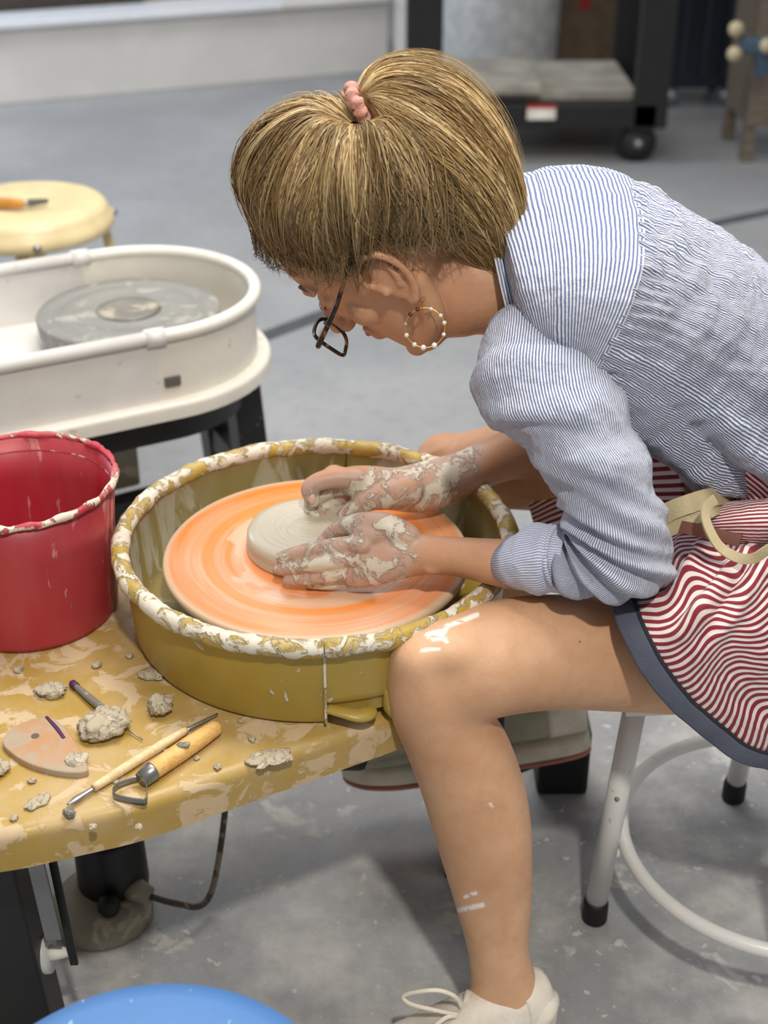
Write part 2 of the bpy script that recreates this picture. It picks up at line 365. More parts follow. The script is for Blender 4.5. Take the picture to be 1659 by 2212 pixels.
M = dict(
    floor=m_floor(), bat=m_bat(), wetclay=m_wetclay(), skin=m_skin(), hair=m_hair(), tort=m_tort(), glass=m_glass(),
    joint=plain('floor_joint_filler', '#4b4d50', .7),
    wall=plain('painted_wall', '#b4b3b0', .8), plinth=plain('white_painted_board', '#e2dfd9', .45, var=.05, vs_=3), ledge=plain('white_gloss_ledge', '#eceef2', .3, var=.03),
    timber=m_wood('brown_timber', '#6d5844', '#9a8063'), darkboard=plain('dark_board', '#3a3128', .6),
    black=clayed('black_powder_coat', '#101013', '#8d8a84', .26, 14, 60, .38, .0003, dust=.05), blackplain=plain('black_steel', '#141416', .45), rubber=plain('black_rubber', '#0d0d0e', .6),
    navy=plain('navy_plastic', '#1c242e', .5), barrel=plain('pale_grey_plastic', '#cfd0ce', .4), barrelw=plain('translucent_white_plastic', '#dfe4ea', .3), card=plain('worn_cardboard', '#6d5c48', .8), greyboard=plain('grey_cement_board', '#9a968b', .8, var=.2, vs_=7),
    caster=plain('grey_metal', '#8f9094', .35, .8), label=plain('white_sticker', '#e6e2d8', .6), labelred=plain('red_print', '#b03028', .6), standwood=m_wood('weathered_wood', '#5c5145', '#7f7364'), bluecloth=plain('blue_grey_plastic', '#3c5166', .6), tan=plain('tan_knob', '#b5a888', .6),
    cream=plain('cream_enamel', '#e3cfa0', .35, var=.06), creamleg=plain('cream_enamel_leg', '#d9c490', .4), orangewood=plain('orange_varnished_wood', '#c98d3e', .4), steel=plain('brushed_steel', '#9b9a96', .32, .85), greytool=plain('grey_bristle', '#5c5a55', .7),
    wpan=clayed('white_pan_plastic', '#e6e1d6', '#cfc8b8', .36, 5, 40, .38, .0002, dust=.2), wpan2=clayed('white_pan_plastic_cool', '#dfdcd8', '#cfc8be', .34, 5, 40, .38, .0002, dust=.15),
    ghead=clayed('grey_cast_wheelhead', '#85847f', '#aaa8a0', .44, 20, 60, .5, .0004, dust=.3), ghead2=clayed('slip_grey_metal', '#77746c', '#b5ad9b', .5, 14, 60, .4, .0004, dust=.5),
    gold=clayed('gold_enamel_table', '#ae8f46', '#d3bb98', .50, 24, 80, .34, .0004, dust=.50, hi=.07, op=.85), goldpan=clayed('gold_pan_plastic', '#aa8f3a', '#dcd4c2', .36, 12, 34, .34, .0012, dust=.06, stretch=(1, 1, .5), hi=.04),
    goldrim=clayed('gold_rim_crusted', '#b39433', '#e2dac8', .565, 42, 90, .45, .0018, dust=.35, hi=.09), goldin=clayed('pan_inside_slip', '#8d7d45', '#b3a88c', .52, 12, 50, .45, .0008, dust=.6, stretch=(1, 1, .4)),
    red=clayed('red_bucket_plastic', '#ac1f31', '#cf8f8f', .36, 9, 50, .38, .0003, dust=.22, stretch=(1.6, 1.6, .35)), redrim=clayed('red_rim_crusted', '#b8283c', '#dfd2bf', .52, 24, 60, .5, .0018, dust=.3),
    blue=clayed('blue_vinyl_seat', '#4a7ab5', '#a9c1dd', .30, 10, 60, .42, .0001, dust=.06), whitepaint=clayed('white_stool_paint', '#e4e4e0', '#c9c2b2', .27, 12, 60, .3, .0004, dust=.08),
    pedal=clayed('pedal_housing_beige', '#8b8574', '#b8ad96', .45, 20, 60, .6, .0005), cable=clayed('grubby_cable', '#4a4038', '#8f8270', .5, 30, 80, .7, .0003),
    ribwood=clayed('slip_covered_wood_rib', '#b98c62', '#b3a28c', .58, 16, 60, .55, .0004, dust=.8, hi=.16), handle=m_wood('pale_birch_handle', '#d3b483', '#e8d2a6', 1.5), handle2=m_wood('honey_wood_handle', '#d2a257', '#e6bd78', 1.5),
    dryclay=clayed('clay_scraps', '#b3a890', '#c9bfa8', .5, 60, 120, .75, .0012, dust=.4), purple=plain('purple_marker_ink', '#4a2550', .6),
    shirt=m_stripe('blue_ticking_seersucker', '#eceef3', '#66749f', .0037, .54, .0006, 70, crinkle=.0009, big=.0012),
    shirtb=m_stripe('blue_ticking_seersucker_gathered', '#eceef3', '#66749f', .0037, .54, .0014, 95, crinkle=.0016, big=.002),
    cuff=m_stripe('blue_ticking_inside', '#eef0f7', '#9aa7cf', .0040, .55, .0006, 70, crinkle=.0007, big=.0008),
    apron=m_stripe('red_ticking_apron', '#f3e6e2', '#8c2f3a', .0078, .48, .0004, 40, crinkle=.0003, soft=.07),
    binding=plain('slate_cotton_binding', '#5b6070', .85, bump=.0006, bs=400), bindingdark=plain('charcoal_cotton_edge', '#2a2b31', .85), tape=plain('beige_cotton_tape', '#b9aa86', .85, bump=.0006, bs=300), leather=plain('brown_leather', '#5e321c', .5), shorts=plain('dark_shorts', '#2a2328', .9),
    scrunchie=plain('dusty_pink_towelling', '#d39a8c', .9, bump=.003, bs=160), gold_metal=plain('gold_wire', '#d8b45a', .25, 1.), pearl=plain('white_bead', '#f3efe4', .25), amber=plain('brown_bead', '#6a2f14', .2), nail=plain('finger_nail', '#c9a595', .3), brow=plain('brow_hair', '#6a5138', .7), lip=plain('lip', '#a8655a', .5), eye=plain('eye_white', '#e5dfd8', .2), iris=plain('iris', '#4a3a2a', .2),
    shoe=plain('off_white_mesh_shoe', '#ded6c8', .8, bump=.001, bs=300), shoepanel=plain('olive_grey_shoe_panel', '#a8a58f', .8), shoesole=plain('cream_foam_sole', '#d6cdb9', .7), outsole=plain('pink_rubber_outsole', '#b5786a', .7), lace=plain('cream_lace', '#ebe3d0', .85, bump=.0008, bs=400),
)

# ------------------------------------------------------------------ the setting
def struct(o): o['kind'] = 'structure'; return o
struct(make('floor', [(-6, -2.5, 0), (6, -2.5, 0), (6, 8.2, 0), (-6, 8.2, 0), (-6, -2.5, -.1), (6, -2.5, -.1), (6, 8.2, -.1), (-6, 8.2, -.1)], [[0, 1, 2, 3], [7, 6, 5, 4], [0, 4, 5, 1], [1, 5, 6, 2], [2, 6, 7, 3], [3, 7, 4, 0]], M['floor'], smooth=False))
struct(make('wall_back', *box((0, 8.25, 1.6), (12, .1, 3.2)), M['wall'], smooth=False))
struct(make('wall_left', *box((-6.05, 2.9, 1.6), (.1, 10.8, 3.2)), M['wall'], smooth=False))
def floor_strip(name, a, b, w):
    A, B = Zp(*a, 0), Zp(*b, 0); d = nz(B - A); A = A - d * .6; B = B + d * 1.2; s = np.array([-d[1], d[0], 0]) * w / 2
    V = [A + s, A - s, B - s, B + s]; V = [v + (0, 0, .0012) for v in V] + [v - (0, 0, .004) for v in V]
    struct(make(name, V, [[0, 1, 2, 3], [7, 6, 5, 4], [0, 4, 5, 1], [1, 5, 6, 2], [2, 6, 7, 3], [3, 7, 4, 0]], M['joint'], smooth=False))
floor_strip('trim_1', (555, 733), (665, 692), .055)
floor_strip('trim_2', (1570, 478), (1655, 460), .05)

# low white plinth along the far side, with boards lying on it
A, B = Zp(-160, 240, 0), Zp(838, 151, 0); d = nz(B - A); nb = np.array([-d[1], d[0], 0]); L = np.linalg.norm(B - A); hz = .30
t = thing('low_plinth', (A + B) / 2, 'long low white plinth with glossy ledge along the far side of the floor', 'plinth')
def along(x, y, z): return A + d * x + nb * y + np.array([0, 0, z])
rz = math.atan2(d[1], d[0])
make('front_panel', *box(along(L / 2, .25, hz / 2), (L, .5, hz), .004, rz), M['plinth'], t, smooth=False)
make('ledge', *box(along(L / 2 - .25, .24, hz + .012), (L - .5, .56, .024), .006, rz), M['ledge'], t, smooth=False)
make('ledge', *box(along(L - .25, .24, hz + .012), (.49, .56, .024), .006, rz), M['plinth'], t, smooth=False)
for i, (x0, x1, y, h, mm, lb) in enumerate([(.0, .98, .30, .05, 'darkboard', 'dark stained board lying on the white plinth'), (1.0, 1.55, .34, .075, 'timber', 'pale brown timber block on the white plinth beside the dark board'), (1.58, 2.0, .36, .06, 'darkboard', 'short dark block on the white plinth between brown timbers'), (2.03, 2.5, .38, .05, 'timber', 'brown timber block at the end of the white plinth boards')]):
    if x1 < L - .35:
        make('timber_board', *box(along((x0 + x1) / 2, y, hz + .025 + h / 2), (x1 - x0, .2, h), .006, rz), M[mm], smooth=False)
        prop(bpy.context.scene.collection.objects[-1], lb, 'board', 'boards on the white plinth')
# white tub standing at the end of the plinth
c = along(L - .16, .20, hz + .024)
t = thing('plastic_tub', c, 'bright white round plastic tub standing on the end of the low plinth', 'tub')
make('body', *lathe([(.085, 0), (.095, .02), (.105, .30), (.110, .30), (.110, .33), (.098, .33), (.088, .04)], c, 48, cap=True), M['barrelw'], t)
make('rim', *tube([c + (.110 * math.cos(a), .110 * math.sin(a), .325) for a in np.linspace(0, 6.283, 40, endpoint=False)], .012, 8, closed=True), M['barrelw'], t)
make('handle', *tube([c + (-.110 * math.cos(a) * 1.03, -.08 - .06 * math.sin(a), .28 - .17 * math.sin(a)) for a in np.linspace(0, math.pi, 20)], .008, 8), M['ledge'], t)

# black rolling shelf cart
Y0, Y1 = 4.88, 5.43; X0 = W(919, 100, Y0)[0] + .03; X1 = W(1385, 240, Y0)[0]; zt = .225
t = thing('shelf_cart', ((X0 + X1) / 2, (Y0 + Y1) / 2, 0), 'black steel rolling shelf cart carrying grey boards', 'cart')
xl, xr = X0 - .03, X1 + .03
for (x, y) in ((xl, Y0), (xr, Y0), (xl, Y1), (xr, Y1)):
    p = make('post', *box((x, y, 1.0), (.118, .05, 1.75), .004), M['blackplain'], t, smooth=False)
for zz in (.75, 1.25): make('shelf', *box(((xl + xr) / 2, (Y0 + Y1) / 2, zz + .9), (xr - xl, Y1 - Y0, .03), .004), M['blackplain'], t, smooth=False)
make('deck', *box(((xl + xr) / 2, (Y0 + Y1) / 2, zt - .055), (xr - xl + .05, Y1 - Y0 + .05, .085), .006), M['blackplain'], t, smooth=False)
for x in (xl + .02, xr - .03):
    for y in (Y0 + .02, Y1 - .02):
        w = make('caster', *lathe([(.0, -.022), (.058, -.022), (.066, -.012), (.066, .012), (.058, .022), (.0, .022)], (0, 0, 0), 32), M['rubber'], t)
        V = np.array([v.co for v in w.data.vertices]) + np.array(origin_of(t)); V = V - np.array(origin_of(t))
        R = np.stack([V[:, 0], V[:, 2], V[:, 1]], 1) + np.array(origin_of(t)) * 0
        w.data.vertices.foreach_set('co', (np.stack([V[:, 0] + origin_of(t)[0], V[:, 2] + origin_of(t)[2], V[:, 1] + origin_of(t)[1]], 1) + np.array([x, y, .068]) - origin_of(t)).astype(np.float32).ravel()); w.data.flip_normals(); w.data.update()
        make('hub', *sphere((x, y - .022, .068), .02), M['caster'], w)
        make('fork', *box((x, y, .122), (.09, .07, .02), .004), M['blackplain'], w, smooth=False)
lab = W(1170, 243, Y0 - .03)
lb = make('label', *box((lab[0], Y0 - .027, lab[2]), (.10, .004, .05), .001), M['label'], t, smooth=False); make('label_band', *box((lab[0], Y0 - .0295, lab[2] + .02), (.10, .003, .012)), M['labelred'], lb, smooth=False)
bx0, bx1 = X0 - .02, W(1378, 190, Y0)[0]
prop(make('cement_board', *box(((bx0 + bx1) / 2, 5.16, zt + .004), (bx1 - bx0, .50, .032), .003), M['greyboard'], smooth=False), 'grey cement board lying on the black cart deck', 'board', 'boards on the cart')
prop(make('cement_board', *box(((bx0 + W(1165, 200, Y0)[0]) / 2, 5.08, zt + .034), (W(1165, 200, Y0)[0] - bx0, .46, .026), .003, .02), M['greyboard'], smooth=False), 'smaller grey board on top of the cement board on the cart', 'board', 'boards on the cart')

# things behind the cart
c = np.array([W(1075, 100, 5.95)[0], 5.95, 0])
t = thing('clay_barrel', c, 'tall pale grey round barrel behind the shelf cart', 'barrel')
make('body', *lathe([(.22, 0), (.245, .04), (.255, .6), (.25, .9), (.262, .91), (.262, .95), (.2, .96), (.0, .965)][:7], c, 56), M['barrel'], t)
make('lid', *lathe([(.27, .93), (.275, .95), (.275, .985), (.26, 1.0), (.05, 1.005)], c, 56), M['barrelw'], t)
c = np.array([W(1248, 80, 6.5)[0], 6.5, 0])
t = thing('cardboard_box', c, 'worn brown cardboard box behind the pale barrel', 'box')
make('body', *box(c + (0, 0, .34), (.28, .30, .68), .006), M['card'], t, smooth=False)
make('flap', *box(c + (0, -.18, .66), (.26, .07, .006), .001, rx=.7), M['card'], t, smooth=False); make('tape', *box(c + (0, -.152, .42), (.05, .003, .3)), M['labelred'], t, smooth=False)
c = np.array([W(862, 80, 6.25)[0] + .03, 6.35, 0])
prop(make('leaning_sheet', *beam(c + (.0, 0, 0.004), c + (.0, .16, .95), .10, .014, up=(0, 1, 0)), M['plinth'], smooth=False), 'narrow pale sheet standing upright between the plinth and the cart', 'sheet')
for i, (px, Yc, lb) in enumerate([(1345, 6.95, 'dark navy wheeled bin directly behind the cart post'), (1500, 5.85, 'dark navy wheeled bin beside the wooden stand')]):
    c = np.array([W(px, 150, Yc)[0], Yc, 0]); hw = .17 if i else .13
    t = thing('wheeled_bin', c, lb, 'bin', 'navy bins by the far wall')
    R = np.array([np.column_stack([round_poly(np.array([(-1, -1), (1, -1), (1, 1), (-1, 1)]) * k, .04, 5) + c[:2], np.full(20, z)]) for k, z in ((hw * .88, .075), (hw * .9, .09), (hw, .86), (hw + .02, .865), (hw + .02, .9), (hw - .02, .905))])
    make('body', *loft(R), M['navy'], t); make('lid', *box(c + (0, 0, .925), (2 * hw + .05, 2 * hw + .05, .04), .012), M['navy'], t, smooth=False)
    for sx in (-.7, .7):
        for sy in (-.8, .8): make('caster', *sphere(c + (sx * hw, sy * hw, .04), .04), M['caster'], t)
    for q in (-.5, 0, .5): make('rib', *box(c + (q * hw, -hw * .96, .45), (.02, .02, .66), .005), M['navy'], t, smooth=False)
# weathered wooden stand at the right
c = np.array([W(1645, 250, 4.95)[0] + .02, 4.95, 0])
t = thing('wooden_stand', c, 'weathered grey wooden stand at the right edge behind the potter', 'stand')
make('cabinet', *box(c + (.06, .1, .52), (.30, .36, .78), .006), M['standwood'], t, smooth=False)
for sx in (-.07, .19):
    for sy in (-.05, .25): make('leg', *box(c + (sx, sy, .07), (.04, .04, .14), .003), M['standwood'], t, smooth=False)
g = thing('clamp', W(1605, 95, 4.74) - (0, 0, .12), 'blue and tan clamp hooked on the wooden stand', 'clamp')
p = W(1620, 95, 4.74)
make('bar', *beam(p + (-.03, 0, .0), p + (.12, 0, -.02), .05, .05, .008), M['bluecloth'], g); make('jaw', *beam(p + (.03, 0, .02), p + (.06, 0, -.10), .045, .05, .008), M['bluecloth'], g)
for q in ((-.055, -.01, .05), (-.05, -.01, -.03), (.05, -.03, .0)): make('knob', *sphere(p + q, .026), M['tan'], g)

# ------------------------------------------------------------------ cream stool with tools, behind the white wheel
c = np.array([-.745, 2.755, 0]); st = .512
c[:2] = ((Zp(232, 448, st)[:2] + (2 * -.0, 0)) - np.array([.180, 0])); c[1] = 2.76; c[2] = 0
t = thing('round_stool', c, 'cream painted metal stool with pierced round seat beyond the white wheel', 'stool')
make('seat', *lathe([(.155, st - .052), (.178, st - .052), (.182, st - .047), (.182, st - .032), (.176, st - .026), (.171, st - .012), (.164, st - .003), (.150, st), (.06, st - .002)], c, 64), M['cream'], t)
for k in range(4):
    a = -math.pi / 2 + .35 + k * math.pi / 2; u = np.array([math.cos(a), math.sin(a), 0])
    l = make('leg', *beam(c + u * .158 + (0, 0, st - .05), c + u * .23 + (0, 0, .0), .034, .018, .004, up=u), M['creamleg'], t, smooth=False)
    make('bolt', *sphere(c + u * .183 + (0, 0, st - .04), .009), M['steel'], l)
make('foot_ring', *tube([c + (.2 * math.cos(a), .2 * math.sin(a), .2) for a in np.linspace(0, 6.283, 48, endpoint=False)], .008, 8, closed=True), M['creamleg'], t)
p0 = Zp(-30, 436, st + .012); p1 = Zp(46, 440, st + .012); p2 = Zp(100, 434, st + .010)
t = thing('scraper_tool', Zp(40, 440, st), 'orange wooden handled tool with dark tip on the cream stool', 'tool')
make('handle', *capsule([p0, (p0 + p1) / 2, p1], [.010, .011, .009]), M['orangewood'], t); make('ferrule', *tube([p1, p1 + (p2 - p1) * .35], .007, 12), M['steel'], t); make('tip', *capsule([p1 + (p2 - p1) * .35, p2], [.008, .005]), M['greytool'], t)

# ------------------------------------------------------------------ white wheel behind (second wheel)
bc = np.array([-.412, 2.122]); ba = math.radians(27); BL = .46; zt = .455; zr = .563
def brot(x, y, z=None):
    p = np.array([bc[0] + x * math.cos(ba) - y * math.sin(ba), bc[1] + x * math.sin(ba) + y * math.cos(ba)])
    return p if z is None else np.array([p[0], p[1], z])
def stad(R0, x1=-BL, n=28):
    a = np.linspace(-np.pi / 2, np.pi / 2, n); b = np.linspace(np.pi / 2, 3 * np.pi / 2, n)
    return np.vstack([[brot(R0 * math.cos(q), R0 * math.sin(q)) for q in a], [brot(x1 + R0 * math.cos(q), R0 * math.sin(q)) for q in b]])
t = thing('pottery_wheel', (*brot(-.2, 0), 0), 'idle pottery wheel with white splash pan and black frame beyond the red bucket', 'pottery wheel')
make('table_top', *prism(stad(.222), zt - .026, zt, .008), M['wpan'], t, auto=40)
def u_wall(half, r_, th, z0, z1):
    """open-ended splash pan half: right = round end, left = straight extension"""
    out = []
    if half == 'round': a = np.linspace(-np.pi / 2, np.pi / 2, 40); C = [brot(-.03, -r_)] + [brot(r_ * math.cos(q), r_ * math.sin(q)) for q in a] + [brot(-.03, r_)]
    else: a = np.linspace(np.pi / 2, 3 * np.pi / 2, 40); C = [brot(-.03, r_)] + [brot(-BL + r_ * math.cos(q), r_ * math.sin(q)) for q in a] + [brot(-.03, -r_)]
    return np.array(C)
def wall_mesh(o, i, z0, z1):
    n = len(o); R = np.array([np.column_stack([p, np.full(n, z)]) for p, z in ((o, z0), (o, z1), (i, z1), (i, z0))])
    V = R.reshape(-1, 3); Fc = []
    for a in range(4):
        b = (a + 1) % 4
        for k in range(n - 1): Fc.append([a * n + k, a * n + k + 1, b * n + k + 1, b * n + k])
    Fc += [[0, n, 2 * n, 3 * n], [n - 1, 4 * n - 1, 3 * n - 1, 2 * n - 1]]; return V, Fc
for half, mt in (('round', 'wpan'), ('long', 'wpan2')):
    ex = .0 if half == 'round' else .0022
    pn = make('splash_pan', *wall_mesh(u_wall(half, .200 + ex, 0, 0, 0), u_wall(half, .193 + ex, 0, 0, 0), zt, zr - .004), M[mt], t, auto=40)
    C = u_wall(half, .200, 0, 0, 0); make('rolled_rim', *tube(np.column_stack([C, np.full(len(C), zr - .002)]), .0105 + ex * .4, 14), M[mt], pn)
    make('pan_floor', *prism(u_wall(half, .196, 0, 0, 0), zt, zt + .006), M[mt], pn, auto=40)
for sy in (-1, 1):
    make('clip', *tube([brot(-.045, sy * .200, zr - .002), brot(-.015, sy * .200, zr - .002)], .0145, 16), M['wpan2'], t)
    make('latch_slot', *box(brot(-.008, sy * .2025, zt + .03), (.026, .006, .016), .002, ba), M['greytool'], t, smooth=False)
hc = np.array([-.425, 2.143, 0]); zh = .522
wh = make('wheel_head', *lathe([(.10, zh - .055), (.135, zh - .05), (.149, zh - .03), (.152, zh - .004), (.149, zh), (.122, zh), (.120, zh - .0015), (.116, zh - .0015), (.114, zh), (.09, zh), (.088, zh - .0012), (.062, zh - .0012), (.060, zh), (.058, zh)], hc, 80), M['ghead'], t)
make('clay_smear', *lathe([(.052, zh - .001), (.054, zh + .001), (.04, zh + .0022), (.012, zh + .0015)], hc, 48), M['ghead2'], wh)
make('drive_shaft', *lathe([(.05, zt), (.05, zh - .05)], hc, 24), M['steel'], t)
make('motor_housing', *prism(stad(.175, -.35), zt - .085, zt - .026, .0), M['blackplain'], t, auto=40)
for x, y in ((.155, -.06), (.155, .12), (-.55, -.13), (-.55, .13)):
    a = brot(x, y, zt - .026); b = brot(x + (.03 if x > 0 else -.03), y, 0.0)
    make('leg', *beam(a, b, .055, .05, .004, up=nz(np.array([math.cos(ba), math.sin(ba), 0]))), M['black'], t, smooth=False)
make('crossbar', *beam(brot(-.56, -.10, .205), brot(.17, -.06, .205), .035, .05, .003), M['black'], t, smooth=False)
make('crossbar', *beam(brot(.165, -.06, .215), brot(.165, .12, .215), .03, .05, .003), M['black'], t, smooth=False)
make('motor_box', *box(brot(-.18, .03, .30), (.30, .16, .14), .01, ba), M['pedal'], t, smooth=False)

# ------------------------------------------------------------------ gold wheel in use
WC = np.array([-.079, 1.363, 0]); TZ = .445; RZ = .553
t = wheel = thing('pottery_wheel', (-.25, 1.3, 0), 'gold pottery wheel with clay-splashed table and round splash pan', 'pottery wheel')
poly = [(-.86, .88), (-.355, .985), (-.245, 1.022), (.022, 1.168), (.10, 1.255), (.12, 1.36), (.10, 1.47), (-.02, 1.565), (-.16, 1.565), (-.30, 1.47), (-.86, 1.47)]
poly = round_poly(poly, [.02, .25, .25, .022, .05, .1, .1, .1, .08, .1, .02], 8)
make('table_top', *prism(poly, TZ - .047, TZ, .013), M['gold'], t, auto=50)
# splash pan: two halves with rolled crusted rim
def arc_wall(a0, a1, prof, n):
    a = np.linspace(a0, a1, n); R = np.array([np.stack([WC[0] + r_ * np.cos(a), WC[1] + r_ * np.sin(a), np.full(n, z)], 1) for r_, z in prof])
    K = len(prof); V = R.reshape(-1, 3); Fc = []
    for i in range(K):
        j = (i + 1) % K
        for k in range(n - 1): Fc.append([i * n + k, i * n + k + 1, j * n + k + 1, j * n + k])
    Fc += [[i * n for i in range(K)], [i * n + n - 1 for i in range(K)][::-1]]; return V, Fc
seam = math.atan2(Zp(702, 1480, .5)[1] - WC[1], Zp(702, 1480, .5)[0] - WC[0]); seam2 = seam + math.pi * .93
out = [(.205, TZ + .001), (.214, TZ + .004), (.217, TZ + .012), (.2225, RZ - .006), (.2225, RZ)]; ins = [(.2185, RZ), (.2185, RZ - .006), (.213, TZ + .012), (.20, TZ + .007), (.15, TZ + .005), (.15, TZ + .001)]
for a0, a1, up in ((seam + .004, seam2, .012), (seam2 + .004, seam + 2 * math.pi - .004, 0.)):
    o2 = out if not up else [(.2165, TZ + .030), (.2185, TZ + .033), (.219, TZ + .04), (.2225, RZ - .006), (.2225, RZ)]
    pn = make('splash_pan', *arc_wall(a0, a1, o2 + ins, 90), M['goldpan'], t, auto=40)
    a = np.linspace(a0 - .002, a1 + .002, 150); rr = .0105 + .0006 * np.sin(a * 23) * np.sin(a * 7 + 1) + .0003 * np.sin(a * 61)
    cz = RZ - .001 + .0008 * np.sin(a * 17)
    V, Fc = tube(np.stack([WC[0] + .2245 * np.cos(a), WC[1] + .2245 * np.sin(a), cz], 1), rr, 16)
    V = V + .0007 * fbm(V, 110, 2)[:, None] * nz([.3, .3, 1]); make('rolled_rim', V, Fc, M['goldrim'], pn)
    b = np.linspace(a0 + .01, a1 - .01, 80); R = np.array([np.stack([WC[0] + r_ * np.cos(b), WC[1] + r_ * np.sin(b), np.full(80, z)], 1) for r_, z in ((.2178, RZ - .008), (.2122, TZ + .016), (.20, TZ + .0085), (.155, TZ + .0065))])
    Fq = [[i * 80 + k, i * 80 + k + 1, i * 80 + 80 + k + 1, i * 80 + 80 + k] for i in range(3) for k in range(79)]
    make('slip_lining', R.reshape(-1, 3), Fq, M['goldin'], pn)
sd = np.array([math.cos(seam), math.sin(seam), 0]); tg = np.array([-sd[1], sd[0], 0])
make('seam_lip', *box(WC + sd * .2215 + (0, 0, (TZ + RZ) / 2), (.004, .003, RZ - TZ - .016), .001, seam), M['goldrim'], t, smooth=False)
# spout tabs under the seam
def tab(a0, L_, z, w):
    P = []
    for k in range(7):
        a = a0 + L_ * k / 6; rr = .2185 + .022 * math.sin(math.pi * min(1, k / 5.2 + .08)); P.append(WC + np.array([rr * math.cos(a), rr * math.sin(a), z - .006 * math.sin(math.pi * k / 6)]))
    return tube(P, [.004, .007, .008, .009, .0095, .009, .005], 12, n=20, flat=w)
def arcpt(a_, r_, z): return WC + np.array([r_ * math.cos(a_), r_ * math.sin(a_), z])
make('spout_tab', *tube([arcpt(seam + .010, .2175, TZ + .024), arcpt(seam + .08, .2230, TZ + .022), arcpt(seam + .15, .2275, TZ + .019), arcpt(seam + .20, .2250, TZ + .018), arcpt(seam + .225, .2190, TZ + .019)], [.007, .0085, .0100, .0100, .006], 16, n=30, flat=.55), M['goldpan'], t)
make('spout_tab', *capsule([arcpt(seam + .33, .219, TZ + .032), arcpt(seam + .335, .222, TZ + .018), arcpt(seam + .34, .2215, TZ + .010)], [.010, .012, .009]), M['goldpan'], t)
zw = .518
make('wheel_head', *lathe([(.06, zw - .05), (.14, zw - .042), (.167, zw - .026), (.171, zw - .004), (.168, zw), (.05, zw)], WC, 80), M['ghead2'], t)
make('drive_shaft', *lathe([(.045, TZ - .03), (.045, zw - .04)], WC, 24), M['steel'], t)
for lx, ly, dx in ((-.425, 1.075, .02), (-.79, .99, 0), (-.79, 1.40, 0), (.118, 1.395, .0)):
    make('leg', *beam((lx, ly, TZ - .047), (lx + dx, ly, 0), .07, .05, .003, up=(0, 1, 0)), M['blackplain'], t, smooth=False)
make('leg_strap', *beam((-.368, 1.06, .39), (-.36, 1.06, .22), .004, .018, .001, up=(1, 0, 0)), M['caster'], t, smooth=False)
make('leg_strap', *beam((-.356, 1.08, .38), (-.345, 1.07, .17), .004, .009, .001, up=(1, 0, 0)), M['blackplain'], t, smooth=False)
kp = W(83, 2062, 1.08)
lv = make('levelling_knob', *tube([kp, kp + (.014, 0, .002)], .022, 24), M['barrel'], t); make('bolt', *tube([kp + (.014, 0, .002), kp + (.026, 0, .003), kp + (.04, 0, .004)], [.010, .007, .004], 12), M['label'], lv)
make('motor', *lathe([(.0, .255), (.07, .255), (.07, .38), (.0, .38)][1:3], (-.40, 1.33, 0), 32), M['blackplain'], t, auto=40)
make('hub_box', *box((-.2, 1.35, .33), (.36, .14, .13), .01), M['blackplain'], t, smooth=False)

BZ = zw + .012
bo = (WC[0], WC[1], BZ)
b = prop(make('wheel_bat', *lathe([(.15, zw), (.176, zw), (.1785, zw + .004), (.1785, BZ - .003), (.176, BZ), (.10, BZ), (.04, BZ)], WC, 96), M['bat'], origin=bo), 'round orange bat streaked with slip on the gold wheel', 'bat')
ck = WC + np.array([-.008, .012, 0])
prop(make('clay_disc', *lathe([(.074, BZ), (.0745, BZ + .004), (.072, BZ + .010), (.0735, BZ + .014), (.073, BZ + .021), (.069, BZ + .026), (.060, BZ + .0275), (.050, BZ + .0255), (.042, BZ + .0265), (.03, BZ + .0250), (.02, BZ + .0258), (.004, BZ + .025)], ck, 96), M['wetclay'], origin=(ck[0], ck[1], BZ)), 'flat round of wet grey clay under the potter\'s hands', 'clay')

# ------------------------------------------------------------------ red bucket
bk = np.array([-.4225, 1.376, TZ])
t = thing('bucket', bk, 'red plastic water bucket with clay-crusted rim on the gold table', 'bucket')
make('body', *lathe([(.094, 0), (.0995, .002), (.101, .008), (.1035, .05), (.1075, .12), (.1125, .172), (.1095, .172), (.1045, .12), (.1005, .05), (.097, .012), (.05, .010)], bk, 80), M['red'], t)
a = np.linspace(0, 2 * np.pi, 160, endpoint=False)
V, Fc = tube(np.stack([bk[0] + .1135 * np.cos(a), bk[1] + .1135 * np.sin(a), bk[2] + .1735 + .0008 * np.sin(a * 19)], 1), .0042 + .0012 * np.sin(a * 13) * np.sin(a * 5), 12, closed=True)
make('rim', V + .0008 * fbm(V, 120, 3)[:, None], Fc, M['redrim'], t)
make('inner_ring', *tube(np.stack([bk[0] + .1085 * np.cos(a), bk[1] + .1085 * np.sin(a), np.full(160, bk[2] + .155)], 1), .0014, 6, closed=True), M['redrim'], t)
make('water', *lathe([(.099, .035), (.02, .0352)], bk, 48), M['red'], t)

# ------------------------------------------------------------------ tools and scraps on the table
def rock(name, c, r, lab, cat='clay scrap', seed=1, flat=.6, group='clay scraps on the gold table', mat='dryclay', el=1.0, rot=0.):
    V, Fc = ellipsoid((0, 0, 0), np.diag([r * el, r, r * flat]), 36, 22); V = np.asarray(V)
    V = V * (1 + .30 * fbm(V / r, 1.3, seed) + .16 * fbm(V / r, 3.5, seed + 1))[:, None]; cr, sr = math.cos(rot), math.sin(rot)
    V = np.stack([V[:, 0] * cr - V[:, 1] * sr, V[:, 0] * sr + V[:, 1] * cr, V[:, 2] - V[:, 2].min()], 1)
    V[:, 2] = np.maximum(V[:, 2] - .12 * r, 0)
    c = np.array([c[0], c[1], TZ]); return prop(make(name, V + c, Fc, M[mat], origin=c), lab, cat, group)
rock('clay_scrap', Zp(345, 1540, TZ), .0125, 'small crumbly clay lump on the table nearest the gold pan', seed=4, flat=.9)
